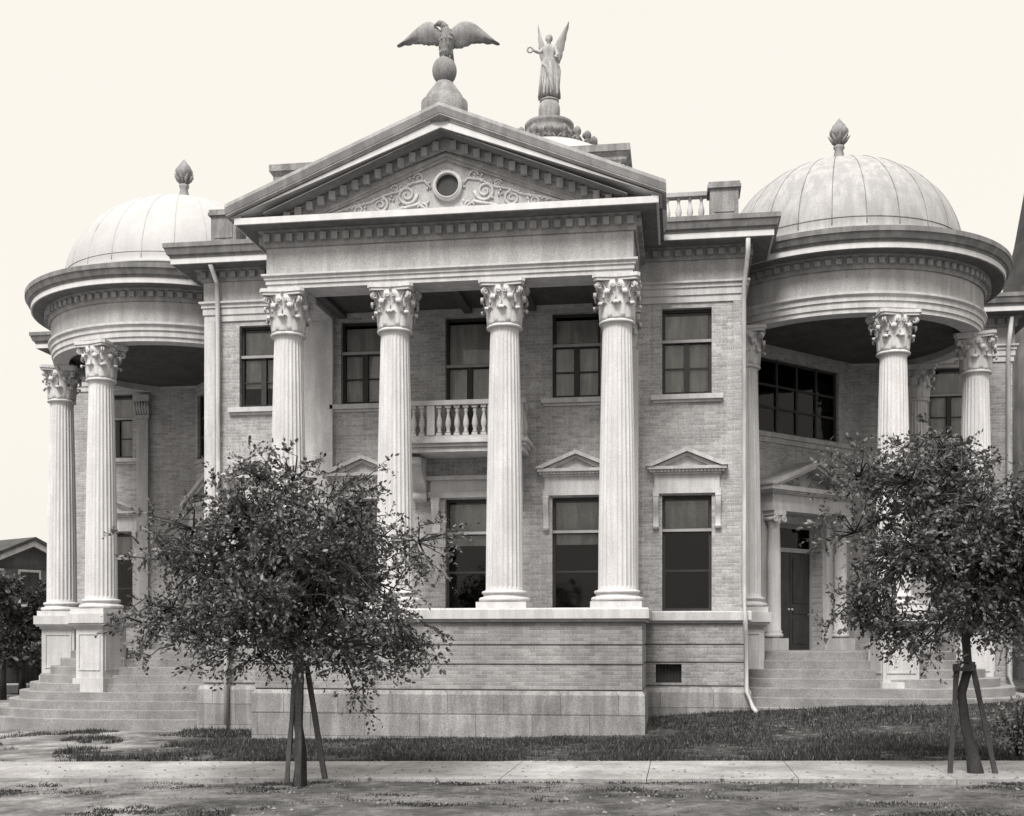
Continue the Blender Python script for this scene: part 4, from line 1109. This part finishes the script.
# ------------------------------------------------------------------ trees
def leaf_quad(mb_v, mb_f, p, d, size, rnd):
    d = d.normalized(); up = Vector((rnd.uniform(-1,1), rnd.uniform(-1,1), rnd.uniform(-.2,1)))
    s = d.cross(up)
    if s.length < .05: s = Vector((1,0,0))
    s.normalize(); w = size*.27; n = len(mb_v); q = d*size; nn = s.cross(d)*size*.08
    mb_v.extend([tuple(p), tuple(p+q*.35+s*w+nn), tuple(p+q), tuple(p+q*.35-s*w+nn), tuple(p+q*.75+s*w*.7), tuple(p+q*.75-s*w*.7)])
    mb_f.append((n, n+1, n+4, n+2)); mb_f.append((n, n+2, n+5, n+3))
def tree(name, loc, trunk_pts, trunk_r, centre, rad, nclump, leaves_per, size, seed, label, cat, group=None, leafm='leaf', spread=.26, extra=(), holes=(), twigs=True, wild=.6):
    rnd = random.Random(seed); x0, y0, z0 = loc
    t = empty(name, loc, 0, label, cat, group)
    wood = MB(); wood.tube(trunk_pts, trunk_r, 10)
    top = Vector(trunk_pts[-1]); vs = []; fs = []
    C_ = Vector(centre)
    targets = []; nb = max(12, nclump//13); boughs = []
    while len(boughs) < nb:
        v = Vector((rnd.gauss(0,1), rnd.gauss(0,1), rnd.gauss(0,1))).normalized(); r = rnd.random()**.42
        lump = 1+.22*mnoise.noise(v*1.7+Vector((seed, 0, 0)))+wild*.5*mnoise.noise(v*4.5+Vector((0, seed, 0)))
        p = C_+Vector((v.x*rad[0]*r*lump, v.y*rad[1]*r*lump, v.z*rad[2]*r*lump))
        if p.z < .9 or any((p-Vector(h[0])).length < h[1] and rnd.random() < .85 for h in holes): continue
        boughs.append(p)
    bs = rad[0]*.125
    for p in boughs:
        ax = Vector((p.x-C_.x, p.y-C_.y, (p.z-C_.z)*.5)).normalized()
        for _ in range(13):
            q = p+Vector((rnd.gauss(0,bs), rnd.gauss(0,bs), rnd.gauss(0,bs*.55)))+ax*rnd.gauss(0,bs*1.1)
            if q.z > .7: targets.append(q)
    for c, r, n in extra:
        for _ in range(n): targets.append(Vector(c)+Vector((rnd.gauss(0,r[0]), rnd.gauss(0,r[1]), rnd.gauss(0,r[2]))))
    # main limbs
    limbs = []; limbs_b = []
    for i in range(11):
        a = 2*pi*i/11+rnd.uniform(-.25,.25); e = rnd.uniform(.05, 1.1)
        tip = C_+Vector((cos(a)*cos(e)*rad[0]*.72, sin(a)*cos(e)*rad[1]*.72, (sin(e)-.25)*rad[2]*.85))
        st = top+(Vector(trunk_pts[-2])-top)*rnd.uniform(0,.6); pts = []
        for q in range(8):
            u = q/7; p = st.lerp(tip, u)+Vector((rnd.gauss(0,.04), rnd.gauss(0,.04), .22*sin(pi*u)*rad[2]*.5+rnd.gauss(0,.04))); pts.append(p)
        pts[0] = st; limbs += pts[1:]
        wood.tube(pts, [trunk_r[-1]*.6*(1-.85*q/7)+.006 for q in range(8)], 6)
    if twigs:
        for p in boughs:
            q = min(limbs, key=lambda a: (a-p).length); m2 = q.lerp(p, .55)+Vector((rnd.gauss(0,.05), rnd.gauss(0,.05), .08))
            wood.tube([q, q.lerp(m2, .5)+Vector((rnd.gauss(0,.02),rnd.gauss(0,.02),.03)), m2, p], [.018,.014,.011,.006], 5); limbs_b.append(p)
    limbs = limbs+limbs_b
    for p in targets:
        # twig from nearest limb point
        near = min(limbs, key=lambda q: (q-p).length+(.5 if (q-C_).length > (p-C_).length+.1 else 0))
        if (near-p).length > .55: near = p+(near-p).normalized()*.3
        if (near-p).length > .02 and twigs:
            mid = near.lerp(p, .5)+Vector((rnd.gauss(0,.05), rnd.gauss(0,.05), rnd.gauss(.04,.05)))
            wood.tube([near, mid, p], [.013,.009,.004], 4)
        out = (p-near).normalized() if (p-near).length > .05 else Vector((rnd.gauss(0,1), rnd.gauss(0,1), rnd.gauss(0,1))).normalized()
        nt = 5
        for s in range(nt):   # small sprays of leaves
            d = (out+Vector((rnd.gauss(0,.8), rnd.gauss(0,.8), rnd.gauss(-.05,.7)))).normalized(); ln = spread*rnd.uniform(.5,1.35)
            n = max(2, leaves_per//nt)
            for q in range(n):
                u = (q+rnd.random())/n; pp = p+d*ln*u+Vector((0,0,-.06*u*u))
                ld = (d+Vector((rnd.gauss(0,.8), rnd.gauss(0,.8), rnd.gauss(-.1,.7))))
                leaf_quad(vs, fs, pp, ld, size*rnd.uniform(.5,1.5), rnd)
            if twigs and s < 2: wood.tube([p, p+d*ln*.8], [.004,.0015], 3)
    wood.build('trunk', M['bark'], t, fix=False)
    mb = MB(); mb.add(vs, fs); mb.build('crown', M[leafm], t, fix=False)
    return t
def at(u, Y): return Y*tan(atan((u-512)/1160)-YAW)
TY1 = 13.7; tx1 = at(299, TY1); tz1 = gz(tx1, TY1)
tree('street_tree', (tx1, TY1, tz1), [(.0,0,-.12),(.01,0,.02),(.035,0,.4),(-.03,.02,.85),(.015,.0,1.3),(-.03,.0,1.7),(-.06,0,2.1)], [.14,.09,.062,.055,.05,.048,.042],
     (-.24,0,2.62), (1.60,1.45,1.05), 1150, 38, .052, 4,
     'small leafy street tree hiding the left portico steps, held by three leaning stakes', 'tree', 'young street trees along the walk',
     extra=(((-1.55,0,2.0),(.28,.3,.14),34),((-1.35,0,3.0),(.3,.3,.08),16),((1.25,0,1.75),(.2,.25,.16),42),((-.45,0,3.75),(.22,.2,.16),22),((1.35,0,2.75),(.15,.2,.1),12),((.45,0,3.5),(.2,.2,.14),16),((.72,-.1,1.35),(.08,.1,.22),12)),
     holes=(((-1.0,0,2.05),.22),((-.5,0,3.1),.14),((.9,0,2.3),.12)))
TY2 = 14.8; tx2 = at(975, TY2); tz2 = gz(tx2, TY2)
tree('street_tree', (tx2, TY2, tz2), [(.02,0,-.12),(.01,0,.02),(-.04,0,.3),(-.11,.02,.65),(-.16,.0,1.0),(-.08,.0,1.3),(-.11,0,1.7),(-.03,0,2.2)], [.15,.10,.07,.06,.056,.052,.05,.042],
     (.22,.05,2.90), (1.62,1.5,1.28), 1250, 37, .055, 9,
     'bushy street tree with a crooked trunk between two stakes, at the right edge', 'tree', 'young street trees along the walk',
     extra=(((-1.2,0,2.1),(.2,.25,.18),40),((-1.1,0,3.7),(.16,.2,.25),30),((.9,0,1.85),(.4,.25,.15),30),((-.8,0,1.75),(.25,.2,.12),30),((1.5,0,2.8),(.3,.3,.5),60)),
     holes=(((-.75,0,2.9),.2),((-.6,0,2.25),.14)))
# stakes
def stake(p0, p1, w, label, cap=True):
    mb = MB(); a, b = Vector(p0), Vector(p1); d = b-a; ln = d.length
    x0, y0, z0 = p0
    q = d.normalized(); s = q.cross(Vector((0,1,0))).normalized(); t = q.cross(s)
    vs = []
    rnd = random.Random(int(abs(x0*1000)))
    for k in range(7):
        c = a+d*k/6-a; ww = w*(1+rnd.uniform(-.12,.12))
        for i, j in ((-1,-1),(1,-1),(1,1),(-1,1)): vs.append(tuple(c+s*i*ww/2+t*j*ww*.35+Vector((rnd.gauss(0,.003),0,0))))
    fs = []
    for k in range(6):
        for i in range(4): fs.append((k*4+i, k*4+(i+1) % 4, k*4+4+(i+1) % 4, k*4+4+i))
    fs += [(3,2,1,0), (24,25,26,27)]; mb.add(vs, fs); mb.box(-.035+(b-a).x, .035+(b-a).x, -.02+(b-a).y, .02+(b-a).y, ln*.985-.02, ln*.985+.02) if cap else None
    return tag(mb.build('tree_stake', M['wood'], None, p0), label, 'stake', 'wooden stakes propping the street trees')
def pw(u, v, Y):
    x, z = px(u, v, Y); return (x, Y, z)
stake(pw(287,783,13.5), pw(296,658,13.6), .055, 'left stake of the tree in front of the portico plinth')
stake(pw(298,786,13.45), pw(300,655,13.6), .08, 'thick upright stake in front of the trunk beside the portico')
stake(pw(325,779,13.75), pw(306,662,13.75), .06, 'right stake leaning in at the tree by the portico plinth')
stake(pw(950,774,14.75), pw(957,664,14.75), .06, 'left stake beside the crooked trunk at the right')
stake(pw(996,776,14.75), pw(972,664,14.75), .058, 'right leaning stake beside the crooked trunk at the right')
mb = MB(); a = pw(953,667,14.69); b = pw(976,668,14.69); mb.box(a[0]-a[0], b[0]-a[0], -.02, .02, -.05, .03); tag(mb.build('tie_board', M['wood'], None, a), 'short board tying the two stakes of the right tree together', 'board')

# shrub with pale blooms at the right edge
def shrub(x, y, r, h, n, m, label, size=.05, name='shrub', seed=3):
    rnd = random.Random(seed); vs = []; fs = []; st = MB(); t = empty(name, (x, y, gz(x, y)), 0, label, 'shrub')
    for k in range(14):
        a = rnd.random()*2*pi; q = rnd.random()*r; st.tube([(0,0,0),(q*.5*cos(a),q*.5*sin(a),h*.5),(q*cos(a),q*sin(a),h*rnd.uniform(.6,1))], [.012,.008,.004], 4)
    for k in range(n):
        v = Vector((rnd.gauss(0,1), rnd.gauss(0,1), rnd.gauss(0,1))).normalized()*rnd.random()**.5
        leaf_quad(vs, fs, Vector((v.x*r, v.y*r, h*.55+v.z*h*.5)), Vector((rnd.gauss(0,1), rnd.gauss(0,1), rnd.gauss(.2,1))), size, rnd)
    st.build('stem', M['bark'], t, fix=False); mb = MB(); mb.add(vs, fs); mb.build('foliage', M[m], t, fix=False); return t
sx_ = at(1018, 16.9); tt = shrub(sx_, 16.9, .36, .8, 330, 'leaf', 'small shrub with pale blossoms behind the right tree at the walk', .06)
rnd = random.Random(4); vs = []; fs = []
for k in range(230):
    v = Vector((rnd.gauss(0,1), rnd.gauss(0,1), rnd.gauss(0,1))).normalized()*rnd.uniform(.75,1)
    leaf_quad(vs, fs, Vector((v.x*.38, v.y*.38, .45+v.z*.42)), Vector((rnd.gauss(0,1), rnd.gauss(0,1), rnd.gauss(0,1))), .06, rnd)
mb = MB(); mb.add(vs, fs); mb.build('blossom', M['flower'], tt, fix=False)

# ------------------------------------------------------------------ far left house, trees; far right turret
def house(x, y, w, d, z1, z2, label):
    t = empty('neighbour_house', (x, y, -.3), radians(62), label, 'house')
    mb = MB(); mb.box(-w, w, 0, d, 0, z1); mb.prism([(-w,z1),(w,z1),(0,z2)], .1, .3); mb.build('wall', M['housewall'], t)
    mb = MB()
    for s in (-1, 1):
        sl = (z2-z1)/w
        mb.prism([(0,z2+.22),(0,z2+.08),(s*(w+.5),z1-.5*sl+.05),(s*(w+.5),z1-.5*sl+.19)], -.5, d+.4)
    mb.build('roof', M['slate'], t)
    mb = MB()
    for s in (-1, 1):
        mb.prism([(0,z2+.07),(0,z2-.15),(s*(w+.45),z1-.45*(z2-z1)/w-.18),(s*(w+.45),z1-.45*(z2-z1)/w+.03)], -.42, -.30)
    mb.build('bargeboard', M['trim'], t)
    for k, (xx, zz) in enumerate(((-1.6,1.0),(1.6,1.0),(-1.6,3.4),(1.6,3.4),(0,3.4))):
        mb = MB(); mb.box(xx-.5, xx+.5, -.06, .0, zz, zz+1.5); f = mb.build('window', M['trim'], t); mb = MB(); mb.box(xx-.4, xx+.4, -.075, -.061, zz+.1, zz+1.4); mb.build('pane', M['door'], f)
    mb = MB(); mb.box(-.5, .5, -.06, 0, 0.3, 2.6); mb.build('door', M['door'], t)
    # porch
    mb = MB(); mb.box(-w, w, -2.2, -.1, 2.7, 2.9)
    for s in (-3.0,-1,1,3.0): mb.box(s*w/3.2-.08, s*w/3.2+.08, -2.1, -1.94, .2, 2.7)
    mb.box(-w, w, -2.2, -.1, 0, .3); mb.build('porch', M['trim'], t)
hx = at(29, 44); house(hx, 44, 2.6, 12, 4.9, 6.0, 'dark boarded house with gabled roof at the far left behind dark trees')
for i, (u, Y, r, h, lab) in enumerate(((2, 37, 1.5, 4.4, 'dark leafy tree in front of the far left house, nearest the picture edge'), (38, 39, 1.0, 3.9, 'dark slim tree between the far left house and the corner porch'), (22, 41, 1.6, 3.9, 'dark low tree behind the other two at the far left house'))):
    x = at(u, Y)
    tree('background_tree', (x, Y, gz(x, Y)), [(0,0,-.1),(.03,0,.8),(0,0,1.6)], [.16,.12,.09], (0,0,h*.62), (r,r,h*.40), 110, 20, .20, 40+i, lab, 'tree', 'dark trees by the far left house', leafm='leafdark', spread=.4, twigs=False)
tr = empty('neighbour_turret', (at(1050, 37), 37, -.3), 0, 'dark turret with steep pointed roof beyond the right wing', 'turret')
mb = MB(); mb.lathe([(1.25,0),(1.25,12.3)], 24, (0,0,0), False); mb.build('wall', M['dark'], tr)
mb = MB(); mb.lathe([(1.42,12.1),(1.42,12.3),(1.0,14.0),(.45,17.2),(.02,20.0)], 24, (0,0,0), False); mb.build('roof', M['slate'], tr)
xh = at(1040, 39); tree('background_tree', (xh, 36, .1), [(0,0,-.1),(.03,0,1.2),(0,0,2.4)], [.2,.16,.1], (0,0,3.6), (2.0,1.6,2.2), 150, 20, .22, 55, 'dark tree beyond the right wing below the turret', 'tree', leafm='leafdark', spread=.5, twigs=False)

# ------------------------------------------------------------------ camera, sky, sun
cam = bpy.data.cameras.new('camera'); co = bpy.data.objects.new('camera', cam); COL.objects.link(co)
co.location = (0, 0, H); co.rotation_euler = (pi/2, 0, YAW); cam.sensor_width = 36; cam.lens = 36*1160/1024
cam.shift_y = (640-408)/1024; cam.clip_end = 2000; scene.camera = co
w = bpy.data.worlds.new('World'); scene.world = w; w.use_nodes = True; nt = w.node_tree; nt.nodes.clear()
EL, AZ = radians(52), radians(-12)     # sun in front of the facade, to the left of the camera axis
sd = Vector((sin(AZ)*cos(EL), -cos(AZ)*cos(EL), sin(EL)))   # towards the sun
sky = N(nt, 'ShaderNodeTexSky'); sky.sky_type = 'NISHITA'; sky.sun_disc = False; sky.sun_elevation = EL
sky.sun_rotation = math.atan2(sd.x, sd.y); sky.dust_density = 6; sky.air_density = 1.2
hs = N(nt, 'ShaderNodeHueSaturation'); hs.inputs['Saturation'].default_value = 0; nt.links.new(sky.outputs[0], hs.inputs['Color'])
tint = mixc(nt, 1.0, hs.outputs[0], (1.0,.965,.89,1), 'MULTIPLY')
flat = mixc(nt, .90, tint, (7.05,6.72,6.15,1))
tc = N(nt, 'ShaderNodeTexCoord'); sz = N(nt, 'ShaderNodeSeparateXYZ'); nt.links.new(tc.outputs['Generated'], sz.inputs[0])
mr = N(nt, 'ShaderNodeMapRange'); nt.links.new(sz.outputs[2], mr.inputs[0]); mr.inputs[1].default_value = .56; mr.inputs[2].default_value = .95; mr.inputs[3].default_value = 1; mr.inputs[4].default_value = 2.1
vm = N(nt, 'ShaderNodeVectorMath', operation='SCALE'); nt.links.new(flat, vm.inputs[0]); nt.links.new(mr.outputs[0], vm.inputs['Scale']); flat = vm.outputs[0]
bg = N(nt, 'ShaderNodeBackground'); bg.inputs['Strength'].default_value = .1; nt.links.new(flat, bg.inputs[0])
ow = N(nt, 'ShaderNodeOutputWorld'); nt.links.new(bg.outputs[0], ow.inputs[0])
sl = bpy.data.lights.new('sun', 'SUN'); sl.energy = 3.3; sl.angle = radians(20); sl.color = (1,.965,.92)
so = bpy.data.objects.new('sun', sl); COL.objects.link(so); so.rotation_euler = sd.to_track_quat('Z', 'Y').to_euler()
vsg = scene.view_settings; vsg.view_transform = 'Standard'; vsg.look = 'None'; vsg.exposure = .55; vsg.gamma = 1
scene.render.resolution_x = 1024; scene.render.resolution_y = 816
